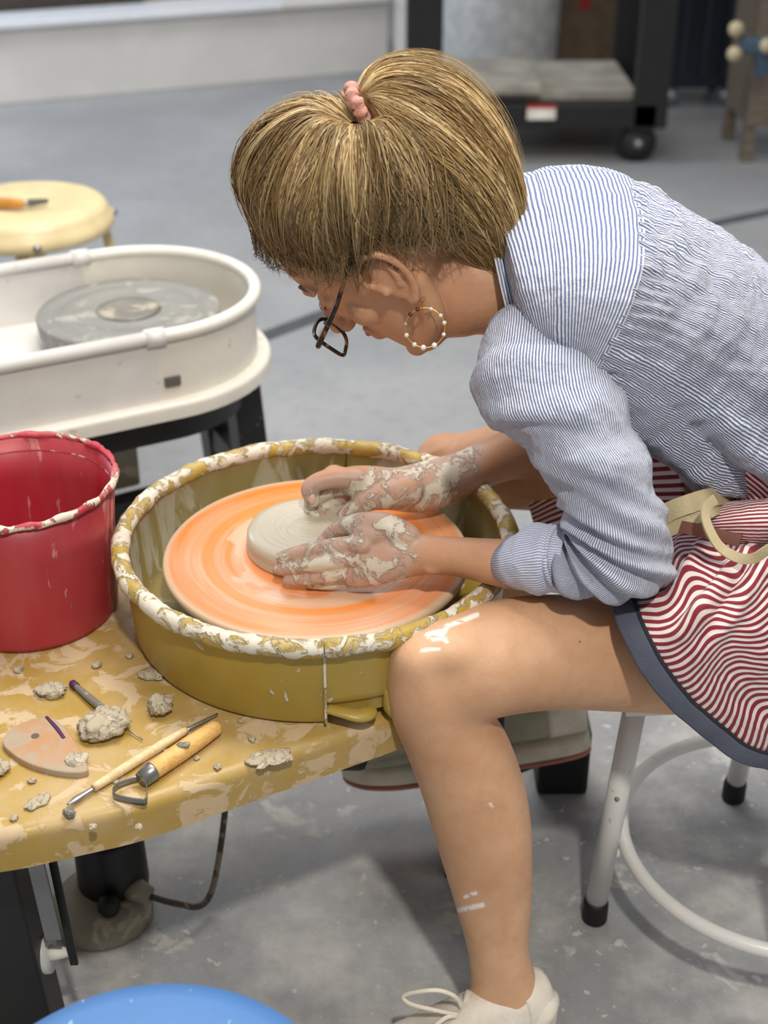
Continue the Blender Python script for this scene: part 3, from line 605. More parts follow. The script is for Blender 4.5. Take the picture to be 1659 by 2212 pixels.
rock('clay_scrap', Zp(112, 1498, TZ), .013, 'flattened clay lump on the table between wooden rib and red bucket', seed=6, flat=.45, el=1.3)
rock('clay_scrap', Zp(150, 1762, TZ), .0055, 'tiny dark clay crumb at the table edge by the thin tool\'s tip', seed=8, flat=.8, mat='ghead2')
rock('clay_scrap', Zp(82, 1735, TZ), .008, 'pale flat clay smear near the table edge', seed=9, flat=.3, el=1.6, rot=.8)
rock('clay_scrap', Zp(585, 1640, TZ), .014, 'large flat clay cake at the table edge below the pan', seed=12, flat=.22, el=1.5, rot=.4)
rock('clay_scrap', Zp(325, 1462, TZ), .009, 'thin clay crumb at the foot of the gold pan wall', seed=13, flat=.4, el=1.6, rot=-.5)
rock('clay_scrap', Zp(-4, 1668, TZ), .012, 'pale clay heap at the left end of the wooden rib', seed=14, flat=.5)
for k, (x, y, r_) in enumerate([(360, 1625, .003), (425, 1640, .003), (200, 1790, .004), (300, 1790, .0035), (250, 1690, .003), (470, 1660, .004), (545, 1600, .004), (70, 1690, .004), (520, 1560, .003), (40, 1450, .005), (210, 1440, .005), (280, 1420, .004), (30, 1770, .004)]):
    rock('clay_crumb', Zp(x, y, TZ), r_, 'scattered tiny pale clay crumb stuck to the gold table', 'clay crumb', seed=20 + k, flat=.6, group='tiny clay crumbs on the gold table')
# wooden kidney rib
oc = [(5, 1600), (25, 1572), (60, 1556), (105, 1548), (140, 1570), (170, 1612), (188, 1650), (186, 1665), (150, 1668), (100, 1660), (55, 1645), (20, 1622)]
P = np.array([Zp(x, y, TZ + .008)[:2] for x, y in oc]); P = catmull(P, 60, True)
if np.sum(P[:, 0] * np.roll(P[:, 1], -1) - P[:, 1] * np.roll(P[:, 0], -1)) < 0: P = P[::-1]
rb = thing('wooden_rib', (P[:, 0].mean(), P[:, 1].mean(), TZ), 'teardrop wooden rib smeared with clay on the gold table', 'pottery tool')
make('blade', *prism(P, TZ + .0005, TZ + .008, .002), M['ribwood'], rb, auto=60)
h = Zp(76, 1590, TZ + .008); make('hole', *lathe([(.0042, 0), (.0042, .0006)], (h[0], h[1], TZ + .0078), 20), M['greytool'], rb, auto=40)
p0, p1 = Zp(100, 1548, TZ + .0085), Zp(138, 1594, TZ + .0085); make('ink_mark', *tube([p0, (p0 + p1) / 2 + (.001, 0, 0), p1], [.0016, .0022, .0018], 8, n=12, flat=.4), M['purple'], rb)
V, Fc = ellipsoid(Zp(165, 1640, TZ + .008), np.diag([.012, .012, .004])); make('clay_smear', np.asarray(V) + .002 * fbm(V, 150, 3)[:, None], Fc, M['dryclay'], rb)
# needle tool buried in a clay heap
nt = thing('needle_tool', Zp(220, 1555, TZ), 'clay-caked needle tool with long thin point lying in clay on the table', 'pottery tool')
a0, a1, a2 = Zp(155, 1475, TZ + .005), Zp(232, 1540, TZ + .008), Zp(308, 1598, TZ + .003)
make('handle', *capsule([a0, (a0 + a1) / 2, a1], [.0030, .0042, .0045]), M['ghead2'], nt); make('ink_mark', *tube([a0 + (a1 - a0) * .02, a0 + (a1 - a0) * .14], .0044, 12), M['purple'], nt); make('needle', *tube([a1, a2], [.0014, .0006], 8), M['steel'], nt)
rock('clay_heap', Zp(225, 1580, TZ), .021, 'crumbly heap of clay trimmings over the needle tool', seed=31, flat=.5, el=1.25, rot=.6)
# thin double-ended tool
d0, d1, d2, d3, d4 = [Zp(x, y, TZ + .006) for x, y in ((145, 1738), (202, 1702), (300, 1640), (402, 1577), (470, 1542))]
dt = thing('modelling_tool', Zp(300, 1640, TZ), 'slim pale wooden tool with metal tips at both ends', 'pottery tool')
make('handle', *tube([d1, (d1 + d2) / 2, d2, (d2 + d3) / 2, d3], [.0042, .0052, .0052, .0052, .004], 16, n=24), M['handle'], dt)
make('blade', *tube([d1, d1 + (d0 - d1) * .35, d1 + (d0 - d1) * .7, d0], [.0026, .003, .0038, .001], 10, n=16, flat=.5), M['steel'], dt); make('loop', *tube([d3, d3 + (d4 - d3) * .5, d4], [.0026, .0022, .0014], 8, n=12, flat=.6), M['steel'], dt)
# loop trimming tool
e0, e1 = Zp(462, 1575, TZ + .0105), Zp(326, 1668, TZ + .0105); e2 = Zp(306, 1684, TZ + .0105)
lt = thing('loop_tool', Zp(390, 1625, TZ), 'stout honey-wood handled loop tool with metal ring end', 'pottery tool')
make('handle', *capsule([e0, (e0 * .6 + e1 * .4), e1], [.0085, .0100, .0095], 20), M['handle2'], lt); make('ferrule', *tube([e1 + (e0 - e1) * .02, e1, e2], [.0105, .0100, .0085], 20), M['steel'], lt)
LP = [Zp(x, y, TZ + .007) for x, y in ((312, 1680), (285, 1686), (252, 1700), (246, 1718), (275, 1728), (312, 1732), (318, 1722), (318, 1700))]
P = catmull(LP, 60); V = []; Fc = []
for p in P: V += [p + (0, 0, .0045), p - (0, 0, .0045), p - (.0006, .0006, .0045), p + (-.0006, -.0006, .0045)]
for k in range(len(P) - 1):
    for q in range(4): Fc.append([k * 4 + q, k * 4 + (q + 1) % 4, k * 4 + 4 + (q + 1) % 4, k * 4 + 4 + q])
make('loop_blade', V, Fc, M['steel'], lt)
q = (e0 * .5 + e1 * .5); V, Fc = ellipsoid(q + (.001, -.003, .009), np.diag([.007, .005, .003])); make('clay_blob', np.asarray(V) + .0015 * fbm(V, 200, 5)[:, None], Fc, M['ghead2'], lt)

# ------------------------------------------------------------------ foot pedal with cable
pc = np.array([-.372, 1.305, 0])
t = thing('foot_pedal', pc, 'grubby foot pedal housing with black knob and cable under the gold table', 'foot pedal')
make('base', *lathe([(.060, 0), (.066, .004), (.066, .026), (.058, .036), (.03, .038)], pc, 48), M['pedal'], t)
make('housing', *lathe([(.046, .03), (.047, .034), (.045, .12), (.038, .125), (.01, .126)], pc + (.012, .03, 0), 40), M['blackplain'], t)
make('knob', *sphere(pc + (.018, -.032, .05), .0155), M['rubber'], t)
g0 = W(272, 1915, 1.31); g1 = W(325, 1937, 1.30)
make('cable_gland', *tube([g0, (g0 + g1) / 2, g1], [.015, .0165, .012], 16), M['pedal'], t)
make('cable', *tube([g1, W(380, 1952, 1.29), W(430, 1958, 1.30), W(455, 1930, 1.32), W(470, 1870, 1.33), W(483, 1780, 1.34), W(490, 1700, 1.34)], .0042, 10, n=60), M['cable'], t)

# ------------------------------------------------------------------ blue stool seat in the foreground
c = np.array([-.18, .646, 0]); st = .452
t = thing('round_stool', c, 'round stool with smooth blue vinyl seat in front of the gold table', 'stool')
make('seat', *lathe([(.150, st - .05), (.160, st - .047), (.1645, st - .035), (.1645, st - .018), (.159, st - .008), (.14, st - .002), (.08, st), (.02, st + .001)], c, 96), M['blue'], t)
for k in range(4):
    a = .6 + k * math.pi / 2; u = np.array([math.cos(a), math.sin(a), 0]); l = make('leg', *tube([c + u * .12 + (0, 0, st - .05), c + u * .175 + (0, 0, .012)], .011, 14), M['whitepaint'], t); make('rubber_foot', *tube([c + u * .174 + (0, 0, .03), c + u * .176 + (0, 0, 0)], .0145, 14), M['rubber'], l)
make('foot_ring', *tube([c + (.165 * math.cos(a), .165 * math.sin(a), .12) for a in np.linspace(0, 6.283, 48, endpoint=False)], .008, 8, closed=True), M['whitepaint'], t)

# ------------------------------------------------------------------ white stool the potter sits on
SC = np.array([.505, 1.318, 0]); st = .385
t = thing('round_stool', SC, 'white tubular steel stool with foot ring under the seated potter', 'stool')
make('seat', *lathe([(.10, st - .04), (.112, st - .038), (.116, st - .03), (.116, st - .012), (.11, st - .002), (.10, st), (.03, st)], SC, 64), M['whitepaint'], t)
for k, adeg in enumerate((185, 88, 5, 268)):
    u = np.array([math.cos(math.radians(adeg)), math.sin(math.radians(adeg)), 0])
    top = SC + u * .208 * (0.985) + (0, 0, st - .03); top = SC + u * .15 + (0, 0, st - .035) if k else SC + u * .206 + (0, 0, st - .035)
    bot = SC + u * .228 if k == 0 else SC + u * .214
    l = make('leg', *tube([top, bot + (0, 0, .03)], .0140, 20), M['whitepaint'], t)
    make('rubber_foot', *tube([bot + (0, 0, .036), bot + (0, 0, .03), bot + (0, 0, .003), bot], [.0150, .0165, .0168, .0155], 20), M['rubber'], l)
    hp = bot + (top - bot) * .62; make('push_button', *sphere(hp - (.004, .0135, -.002), .0032), M['caster'], l)
    rp = bot + (top - bot) * .335; make('weld_tab', *beam(rp, rp - u * .03, .012, .012, .003), M['whitepaint'], l)
make('foot_ring', *tube([SC + (.197 * math.cos(a), .197 * math.sin(a), .127) for a in np.linspace(0, 6.2832, 96, endpoint=False)], .0092, 16, closed=True), M['whitepaint'], t)
b0 = SC + np.array([-.206 * .985, 0, st - .035]); make('seat_bracket', *beam(SC + (-.22, -.018, st - .032), SC + (-.08, -.01, st - .032), .03, .012, .002), M['whitepaint'], t)

# ------------------------------------------------------------------ the potter
PR = np.array([.50, 1.40, 0.0])
person = thing('person', PR, 'person in striped shirt and apron leaning over the wheel, both hands on clay', 'person')
# head frame: forward (face), up (crown), side (towards her left = towards -Y)
HC = W(818, 515, 1.385); pit = math.radians(53)
f0 = np.array([-math.cos(pit), 0, -math.sin(pit)]); u0 = np.array([-math.sin(pit), 0, math.cos(pit)]); s0 = np.array([0, -1., 0])
yaw = math.radians(7); hf = f0 * math.cos(yaw) - s0 * math.sin(yaw); hs = s0 * math.cos(yaw) + f0 * math.sin(yaw); hu = u0
def hp(f, u, s): return HC + hf * f + hu * u + hs * s
parts = []
def add(x): parts.append(x)
# --- head slices, chin to crown: (u, front, back, half width, roundness)
HS = [(-.113, .060, .034, .012), (-.109, .070, .016, .024), (-.098, .077, .000, .037), (-.080, .080, -.012, .048), (-.060, .0825, -.028, .0555), (-.040, .0835, -.050, .061), (-.018, .083, -.072, .0665),
      (.004, .0845, -.088, .069), (.022, .0878, -.096, .0705), (.045, .0898, -.099, .072), (.070, .082, -.096, .070), (.092, .061, -.082, .059), (.106, .034, -.058, .041), (.113, .008, -.03, .016)]
HS = [(u * 1.10 if u < -.03 else u, fr, bk_, w) for u, fr, bk_, w in HS]; HSi = catmull(HS, 40); R = []; a = np.linspace(0, 2 * np.pi, 40, endpoint=False)
for u, fr, bk_, w in HSi:
    cf = (fr + bk_) / 2; rf = (fr - bk_) / 2; e = .92
    ca = np.sign(np.cos(a)) * np.abs(np.cos(a)) ** e; sa = np.sign(np.sin(a)) * np.abs(np.sin(a)) ** e
    wid = w * (1 - .10 * np.clip(np.cos(a), 0, 1))
    R.append([hp(cf + rf * c_, u, ww * s_) for c_, s_, ww in zip(ca, sa, wid)])
add(loft(np.array(R)))
add(capsule([hp(.084, .016, 0), hp(.098, -.004, 0), hp(.110, -.026, 0)], [.0065, .0075, .0095])); add(ellipsoid(hp(.099, -.033, 0), [hf * .011, hu * .008, hs * .0155]))
add(ellipsoid(hp(.079, -.012, 0), [hf * .018, hu * .028, hs * .021])); add(ellipsoid(hp(.073, .012, -.004), [hf * .0165, hu * .030, hs * .034]))
for s in (-1, 1):
    add(capsule([hp(.083, .026, .012 * s), hp(.083, .031, .030 * s), hp(.072, .026, .050 * s)], [.004, .005, .004]))       # brow ridge
    add(ellipsoid(hp(.0715, .006, .031 * s), [hf * .0125, hu * .0105, hs * .0145]))                                     # eye lids
    add(ellipsoid(hp(.055, -.028, .038 * s), [hf * .020, hu * .022, hs * .020]))                                     # cheek
    add(capsule([hp(.045, -.097, .034 * s), hp(.012, -.084, .050 * s), hp(-.012, -.045, .060 * s)], [.014, .014, .013]))       # jaw
    add(ellipsoid(hp(.080, -.060, .012 * s), [hf * .009, hu * .012, hs * .016]))
add(capsule([hp(.0835, -.0525, .020), hp(.0905, -.0515, .006), hp(.0905, -.0515, -.006), hp(.0835, -.0525, -.020)], [.003, .0045, .0045, .003]))
add(capsule([hp(.0825, -.0625, .018), hp(.0895, -.0645, 0), hp(.0825, -.0625, -.018)], [.003, .0055, .003]))
add(ellipsoid(hp(.070, -.106, 0), [hf * .015, hu * .014, hs * .022]))
# --- ears
for s in (-1, 1):
    def ep(f, u, o): return hp(.006 + (f + .010) * 1.2 - .008, -.014 + u * 1.2, s * (.0675 + o * 1.15))
    add(ellipsoid(ep(-.012, -.006, .004), [hf * .019, hu * .031, hs * .006]))
    hel = [ep(.004, -.004, .006), ep(.006, .010, .009), ep(.001, .021, .012), ep(-.011, .0265, .014), ep(-.0235, .021, .0155), ep(-.029, .006, .0155), ep(-.027, -.010, .013), ep(-.020, -.023, .010), ep(-.010, -.032, .008)]
    add(capsule(hel, [.0030, .0036, .0040, .0042, .0044, .0042, .0040, .0046, .0052], 12, 44))
    add(capsule([ep(-.021, .010, .010), ep(-.019, -.004, .011), ep(-.013, -.014, .010)], [.0028, .0036, .003]))
    add(capsule([ep(.001, -.002, .006), ep(.001, -.010, .009)], [.0036, .0042])); add(ellipsoid(ep(-.008, -.031, .007), [hf * .0065, hu * .0075, hs * .0048]))
# --- neck, trunk (under the clothes)
add(loft(ring_stations([(860, 470, 880, 660, 1.395, .050), (940, 480, 950, 722, 1.40, .054), (1000, 486, 1000, 728, 1.405, .055), (1050, 478, 1040, 722, 1.41, .058), (1110, 462, 1090, 735, 1.42, .07), (1180, 450, 1150, 760, 1.43, .10)], 30, 36)))
TS = np.array([(.13, .83, .075, .10, 1.2), (.18, .845, .09, .155, 1.0), (.25, .835, .10, .165, .72), (.34, .79, .10, .155, .58), (.43, .725, .10, .15, .50), (.51, .63, .105, .16, .40), (.54, .535, .11, .17, .3)])
def trunk(TS, n, K, grow=0., Y0=1.425):
    S = catmull(TS, n); C = np.stack([S[:, 0], np.full(n, Y0), S[:, 1]], 1); T = np.gradient(C, axis=0); R = []
    for s_, c_, t_ in zip(S, C, T):
        nrm = nz(np.cross(np.array([0, 1., 0]), t_)); nrm = -nrm if nrm[2] < 0 else nrm
        a = np.linspace(0, 2 * np.pi, K, endpoint=False); e = .86
        ca = np.sign(np.cos(a)) * np.abs(np.cos(a)) ** e; sa = np.sign(np.sin(a)) * np.abs(np.sin(a)) ** e
        R.append(c_ + (s_[2] + grow) * ca[:, None] * nrm + (s_[3] + grow) * sa[:, None] * np.array([0, -1., 0]))
    return np.array(R)
add(loft(trunk(TS, 40, 40, -.042)))
# --- near (left) leg
add(loft(ring_stations([(1700, 1180, 1700, 1560, 1.31, .085), (1590, 1235, 1600, 1550, 1.285, .080), (1480, 1264, 1500, 1545, 1.265, .077), (1310, 1282, 1340, 1538, 1.238, .072), (1150, 1285, 1215, 1534, 1.212, .066), (1050, 1300, 1120, 1542, 1.192, .060), (972, 1320, 1040, 1560, 1.178, .056), (905, 1340, 975, 1580, 1.170, .051), (858, 1382, 925, 1560, 1.165, .042), (842, 1425, 872, 1520, 1.164, .020)], 64, 44)))
add(loft(ring_stations([(868, 1372, 980, 1395, 1.168, .034), (838, 1425, 1010, 1450, 1.166, .048), (834, 1485, 1035, 1500, 1.165, .053), (843, 1540, 1062, 1545, 1.165, .054), (870, 1605, 1100, 1600, 1.163, .055), (903, 1690, 1131, 1685, 1.157, .056), (928, 1770, 1146, 1765, 1.149, .055), (953, 1855, 1150, 1850, 1.140, .050), (982, 1950, 1148, 1945, 1.130, .043), (1008, 2045, 1142, 2035, 1.119, .036), (1016, 2105, 1155, 2100, 1.111, .034), (1014, 2150, 1178, 2150, 1.105, .034), (1010, 2200, 1195, 2200, 1.10, .033)], 72, 40)))
add(ellipsoid(W(906, 1424, 1.163), [RIGHT * .034, UP * .036, FWD * .043])); add(ellipsoid(W(965, 1408, 1.172), [RIGHT * .052, UP * .038, FWD * .048])); add(ellipsoid(W(902, 1485, 1.152), [RIGHT * .026, UP * .032, FWD * .030]))
add(capsule([W(1105, 2175, 1.10), W(1060, 2215, 1.085), W(960, 2260, 1.06)], [.036, .034, .026])); add(ellipsoid(W(1108, 2170, 1.083), [RIGHT * .016, UP * .018, FWD * .012]))
# --- far (right) leg
add(loft(ring_stations([(1650, 940, 1650, 1200, 1.50, .08), (1450, 915, 1450, 1150, 1.535, .078), (1300, 905, 1300, 1120, 1.57, .074), (1160, 908, 1160, 1105, 1.60, .068), (1060, 920, 1075, 1098, 1.62, .060), (990, 938, 1005, 1085, 1.63, .052), (945, 955, 950, 1070, 1.633, .045), (920, 985, 920, 1035, 1.635, .02)], 44, 36)))
k0 = W(968, 1010, 1.63); k1 = np.array([.243, 1.492, .205]); add(capsule([k0, k0 * .7 + k1 * .3 + (0, .01, 0), k0 * .4 + k1 * .6, k0 * .12 + k1 * .88, k1, k1 + (-.03, -.005, -.035)], [.048, .050, .044, .031, .030, .028], 24, 44))
# --- near (left) arm and hand
YA = 1.275
add(capsule([(.175, 1.31, .825), W(1190, 800, 1.285), W(1205, 880, 1.265), W(1262, 990, 1.245), W(1315, 1100, 1.222), W(1345, 1190, 1.208)], [.040, .042, .040, .037, .034, .032], 24, 30))
add(loft(ring_stations([(1385, 1180, 1385, 1250, 1.205, .028), (1330, 1168, 1330, 1264, 1.21, .034), (1220, 1166, 1220, 1272, 1.225, .036), (1130, 1164, 1122, 1276, 1.24, .038), (1065, 1163, 1060, 1264, 1.252, .035), (1000, 1160, 992, 1247, 1.264, .029), (940, 1157, 932, 1242, 1.270, .0245), (895, 1150, 893, 1246, YA, .0215), (850, 1138, 850, 1256, YA, .0185), (812, 1142, 812, 1266, YA + .002, .0165), (775, 1158, 775, 1270, YA + .004, .0140), (750, 1170, 750, 1266, YA + .005, .0110)], 64, 36)))
def fing(P, r, k=14): add(capsule([W(x, y, Y) for x, y, Y in P], r, k, 26))
fing([(800, 1172, YA + .006), (730, 1178, YA + .004), (672, 1187, YA + .006), (606, 1203, YA + .010)], [.0105, .0092, .0086, .0068])
fing([(800, 1200, YA), (735, 1210, YA - .003), (675, 1219, YA - .002), (604, 1229, YA + .006)], [.0105, .0094, .0086, .0068])
fing([(795, 1228, YA), (735, 1239, YA - .003), (680, 1247, YA - .002), (622, 1254, YA + .004)], [.0105, .0090, .0082, .0066])
fing([(795, 1250, YA + .006), (745, 1258, YA + .004), (705, 1261, YA + .004), (668, 1262, YA + .008)], [.0095, .0078, .0072, .006])
fing([(880, 1162, YA + .004), (830, 1136, YA + .010), (775, 1131, YA + .022), (730, 1146, YA + .032), (699, 1167, YA + .036)], [.0160, .0150, .0122, .0102, .0082]); add(ellipsoid(W(812, 1152, YA + .008), [RIGHT * .026, UP * .014, FWD * .014]))
for kx, ky in ((778, 1178), (782, 1205), (778, 1233)): add(ellipsoid(W(kx, ky, YA - .002), [RIGHT * .013, UP * .010, FWD * .0115]))
add(ellipsoid(W(935, 1222, 1.252), [RIGHT * .012, UP * .010, FWD * .006]))
# --- far (right) arm and hand
YB = 1.425
add(capsule([(.17, 1.59, .83), (.235, 1.60, .73), W(1195, 945, 1.575)], [.048, .045, .042], 24, 30))
add(loft(ring_stations([(1215, 890, 1215, 1010, 1.575, .036), (1140, 905, 1150, 1030, 1.55, .041), (1062, 942, 1085, 1042, 1.52, .036), (990, 975, 1015, 1072, 1.485, .030), (930, 992, 955, 1098, 1.455, .026), (890, 1002, 905, 1108, 1.44, .024), (850, 1010, 855, 1104, YB + .006, .024), (805, 1006, 805, 1096, YB, .024), (765, 1006, 765, 1076, YB, .022), (738, 1012, 738, 1064, YB, .018)], 50, 36)))
fing([(775, 1034, YB - .008), (728, 1032, YB - .012), (690, 1040, YB - .016), (668, 1056, YB - .020), (676, 1080, YB - .024)], [.0135, .0125, .0115, .0105, .0092])
fing([(760, 1050, YB + .004), (712, 1056, YB + .000), (678, 1078, YB - .006), (676, 1104, YB - .014), (700, 1124, YB - .020)], [.012, .0115, .0108, .0098, .0085])
fing([(760, 1064, YB + .012), (725, 1078, YB + .006), (700, 1096, YB), (708, 1116, YB - .012), (728, 1124, YB - .018)], [.011, .0105, .010, .0092, .008])
fing([(770, 1075, YB + .016), (742, 1092, YB + .01), (730, 1108, YB + .002), (745, 1120, YB - .006)], [.010, .0092, .009, .0075])
fing([(880, 1060, YB - .004), (835, 1068, YB - .014), (798, 1078, YB - .020), (765, 1098, YB - .022), (742, 1112, YB - .022)], [.0200, .0190, .0150, .0110, .0085])
for kx, ky in ((733, 1022), (722, 1018)): add(ellipsoid(W(kx, ky, YB - .004), [RIGHT * .012, UP * .008, FWD * .010]))
BV, BF, BE = vox_union(parts, .0023, 2, .5)
_bx, _by = proj(BV); _hand = ((_bx < 960) & (BV[:, 2] > .52) & (BV[:, 2] < .66)) | (np.linalg.norm(BV - HC, axis=1) < .15)
BV = lap(BV, BE, 12, .5, np.where(_hand, .04, 1.0)); BV = lap(BV, BE, 70, .5, sm(.105, .05, np.linalg.norm(BV - W(930, 1440, 1.165), axis=1)))
# attributes: clay on hands and forearms, streaks on knee and shin, warmer face
bx, by = proj(BV); d_left = sm(1010, 880, bx) * (BV[:, 1] < 1.36) * sm(1100, 1130, by); armR = (BV[:, 1] > 1.36) & (BV[:, 2] > .50) & (by > 925) & (bx < 1200)
okL = (BV[:, 1] > 1.20) & (BV[:, 1] < 1.345) & (by > 1085) & (by < 1290) & (bx < 1060) & (BV[:, 2] > .525)
clay = np.where(okL, sm(1000, 850, bx) * .90 + .04, 0.)
clay = np.maximum(clay, np.where((BV[:, 1] > 1.345) & (BV[:, 2] > .525) & (by > 930) & (by < 1145) & (bx < 1110), .95 * sm(1105, 1010, bx) * sm(935, 1000, by + (bx - 900) * .28), 0.))
clay[(BV[:, 1] > 1.56) & (by < 1010)] = 0
paint = np.zeros(len(BV)); front = vnormals(BV, BF) @ FWD < -.05
def streak(P, w):
    P = np.asarray(P, float); dmin = np.full(len(BV), 1e9)
    for p, q in zip(P[:-1], P[1:]):
        e = q - p; tt = np.clip(((bx - p[0]) * e[0] + (by - p[1]) * e[1]) / (e @ e), 0, 1); dmin = np.minimum(dmin, np.hypot(bx - p[0] - tt * e[0], by - p[1] - tt * e[1]))
    near = front & (BV[:, 1] < 1.23) & (by > 1280)
    paint[near] = np.maximum(paint[near], sm(w, w * .5, dmin[near]))
streak([(912, 1405), (948, 1402)], 5); streak([(965, 1385), (955, 1372), (966, 1352), (1000, 1340), (1030, 1328)], 7); streak([(925, 1372), (950, 1365)], 9); streak([(935, 1380), (960, 1378)], 7)
streak([(992, 1966), (1042, 1955)], 7); streak([(1004, 1938), (1028, 1929)], 5); streak([(1058, 1735), (1063, 1742)], 3); streak([(1290, 1290), (1310, 1288)], 4)
hd = (BV - HC); flush = np.clip(sm(.16, .11, np.linalg.norm(hd, axis=1)) * (hd @ hf > -.04) * 1.0 + sm(.13, .10, np.linalg.norm(hd, axis=1)) * .3, 0, 1) * .55
flush = np.maximum(flush, np.where((BV[:, 2] > .8), .35, 0)); flush = np.maximum(flush, np.where((by > 900) & (by < 1290) & (bx < 1200) & (BV[:, 2] > .5), .5, 0))
body = make('body', BV, BF, M['skin'], person, attrs={'clay': clay, 'paint': paint, 'flush': flush})
# nails
for x, y, Y, dx, dy, r_ in ((697, 1166, YA + .0285, -.55, .8, .0052), (674, 1077, YB - .0315, .1, 1, .0056)):
    c = W(x, y, Y); ax = nz(RIGHT * dx - UP * dy); sd_ = nz(np.cross(ax, -FWD * .8 + UP * .6)); nn = nz(np.cross(sd_, ax))
    make('fingernail', *ellipsoid(c, [ax * r_ * 1.15, sd_ * r_ * .85, nn * .0014]), M['nail'], body)
# eyes, brows, lips
for s in (-1, 1):
    e = make('eye', *ellipsoid(hp(.0705, .002, .031 * s), [hf * .0078, hu * .003, hs * .008]), M['eye'], body); 
    make('eyebrow', *tube([hp(.0865, .036, .020 * s), hp(.0845, .038, .030 * s), hp(.0745, .034, .050 * s)], [.0013, .0016, .0006], 8, n=16), M['brow'], body)
    make('eyelashes', *tube([hp(.086, .003, .020 * s), hp(.088, .003, .031 * s), hp(.081, .004, .044 * s)], [.0009, .0013, .0008], 6, n=12), M['brow'], body)
make('lips', *tube([hp(.0835, -.0565, .019), hp(.0935, -.0565, .006), hp(.0935, -.0565, -.006), hp(.0835, -.0565, -.019)], [.0016, .0036, .0036, .0016], 10, n=20), M['lip'], body)

# --- spectacles
gl = make('spectacles', *tube([hp(.1135, -.017, .0085), hp(.1155, -.013, 0), hp(.1135, -.017, -.0085)], .002, 10, n=14), M['tort'], person)
for s in (-1, 1):
    sh = []
    for q in np.linspace(0, 2 * np.pi, 60, endpoint=False):
        c_, s_ = math.cos(q), math.sin(q); e = .62
        x = .0255 * np.sign(c_) * abs(c_) ** e; y = .0205 * np.sign(s_) * abs(s_) ** e; x *= 1 + .06 * (y / .0205)
        sh.append(hp(.113 - .0045 * (abs(x / .0255)) ** 2, -.022 + y, (.0325 + x) * s if True else 0))
    rim = make('rim', *tube(sh, .0021, 10, closed=True), M['tort'], gl)
    make('lens', np.array(sh), [list(range(60))], M['glass'], gl, smooth=False)
    tp = make('temple', *tube([hp(.1085, -.010, .0585 * s), hp(.107, -.008, .066 * s), hp(.06, .004, .0745 * s), hp(.02, .018, .0765 * s), hp(-.012, .025, .0765 * s), hp(-.034, .010, .074 * s)], [.0028, .0032, .0026, .0022, .0022, .0024], 10, n=40, flat=1.3), M['tort'], gl)
    make('hinge', *sphere(hp(.1075, -.0092, .0635 * s), .0026), M['gold_metal'], gl)
# --- hoop earring with beads (near ear)
lobe = hp(-.010, -.056, .0775); 
Ye = lobe[1] - .004; hc_ = W(918, 708, Ye); mm_ = dep(hc_) / F; rr_ = 43 * mm_
er = make('earring', *tube([hc_ + rr_ * (math.cos(a) * RIGHT + math.sin(a) * UP) for a in np.linspace(0, 2 * np.pi, 60, endpoint=False)], .0006, 6, closed=True), M['gold_metal'], person)
topp = hc_ + UP * rr_ * .97 - RIGHT * rr_ * .15
make('hook', *tube([lobe, lobe * .7 + topp * .3 + (.002, -.002, 0), lobe * .35 + topp * .65 - (.001, 0, 0), topp], .0007, 6, n=16), M['gold_metal'], er)
for k, (adeg, mt, r_) in enumerate([(72, 'pearl', .0019), (38, 'pearl', .0022), (14, 'pearl', .0024), (-20, 'pearl', .0022), (-62, 'pearl', .003), (-95, 'pearl', .003), (-122, 'pearl', .0026), (-158, 'pearl', .0025), (170, 'tan', .0022), (138, 'amber', .0024), (112, 'amber', .0024)]):
    q = math.radians(adeg); make('bead', *sphere(hc_ + rr_ * (math.cos(q) * RIGHT + math.sin(q) * UP), r_), M[mt], er)

# --- hair: scalp cap pulled up to the tie, pony tail, strands
c0 = hp(-.008, .030, 0); TL = np.array([-.100, .103, 0]); rad = np.array([.113, .122, .096])
Tax = nz(np.array([TL[0] + .008, TL[1] - .030, 0])); e1 = nz(np.array([-Tax[1], Tax[0], 0])); e1 = -e1 if e1[0] < 0 else e1; e2 = np.array([0, 0, 1.])
def loc_dir(th, ph): return np.cos(th)[..., None] * Tax + np.sin(th)[..., None] * (np.cos(ph)[..., None] * e1 + np.sin(ph)[..., None] * e2)
line = [(.079, .092, 0.), (.074, .088, .025), (.061, .072, .050), (.047, .054, .063), (.031, .030, .071), (.019, .006, .073), (.010, .016, .076), (-.008, .030, .078), (-.028, .016, .076), (-.040, -.012, .072), (-.055, -.035, .063), (-.072, -.052, .045), (-.086, -.062, .0)]
ph_l, th_l, r_l = [], [], []
for f_, u_, s_ in line:
    v = np.array([f_ + .008, u_ - .030, s_]); r_ = np.linalg.norm(v); v = v / r_; th_l.append(math.acos(np.clip(v @ Tax, -1, 1))); ph_l.append(abs(math.atan2(v @ e2, v @ e1))); r_l.append(r_)
ordr = np.argsort(ph_l); ph_l = np.array(ph_l)[ordr]; th_l = np.array(th_l)[ordr]; r_l = np.array(r_l)[ordr]
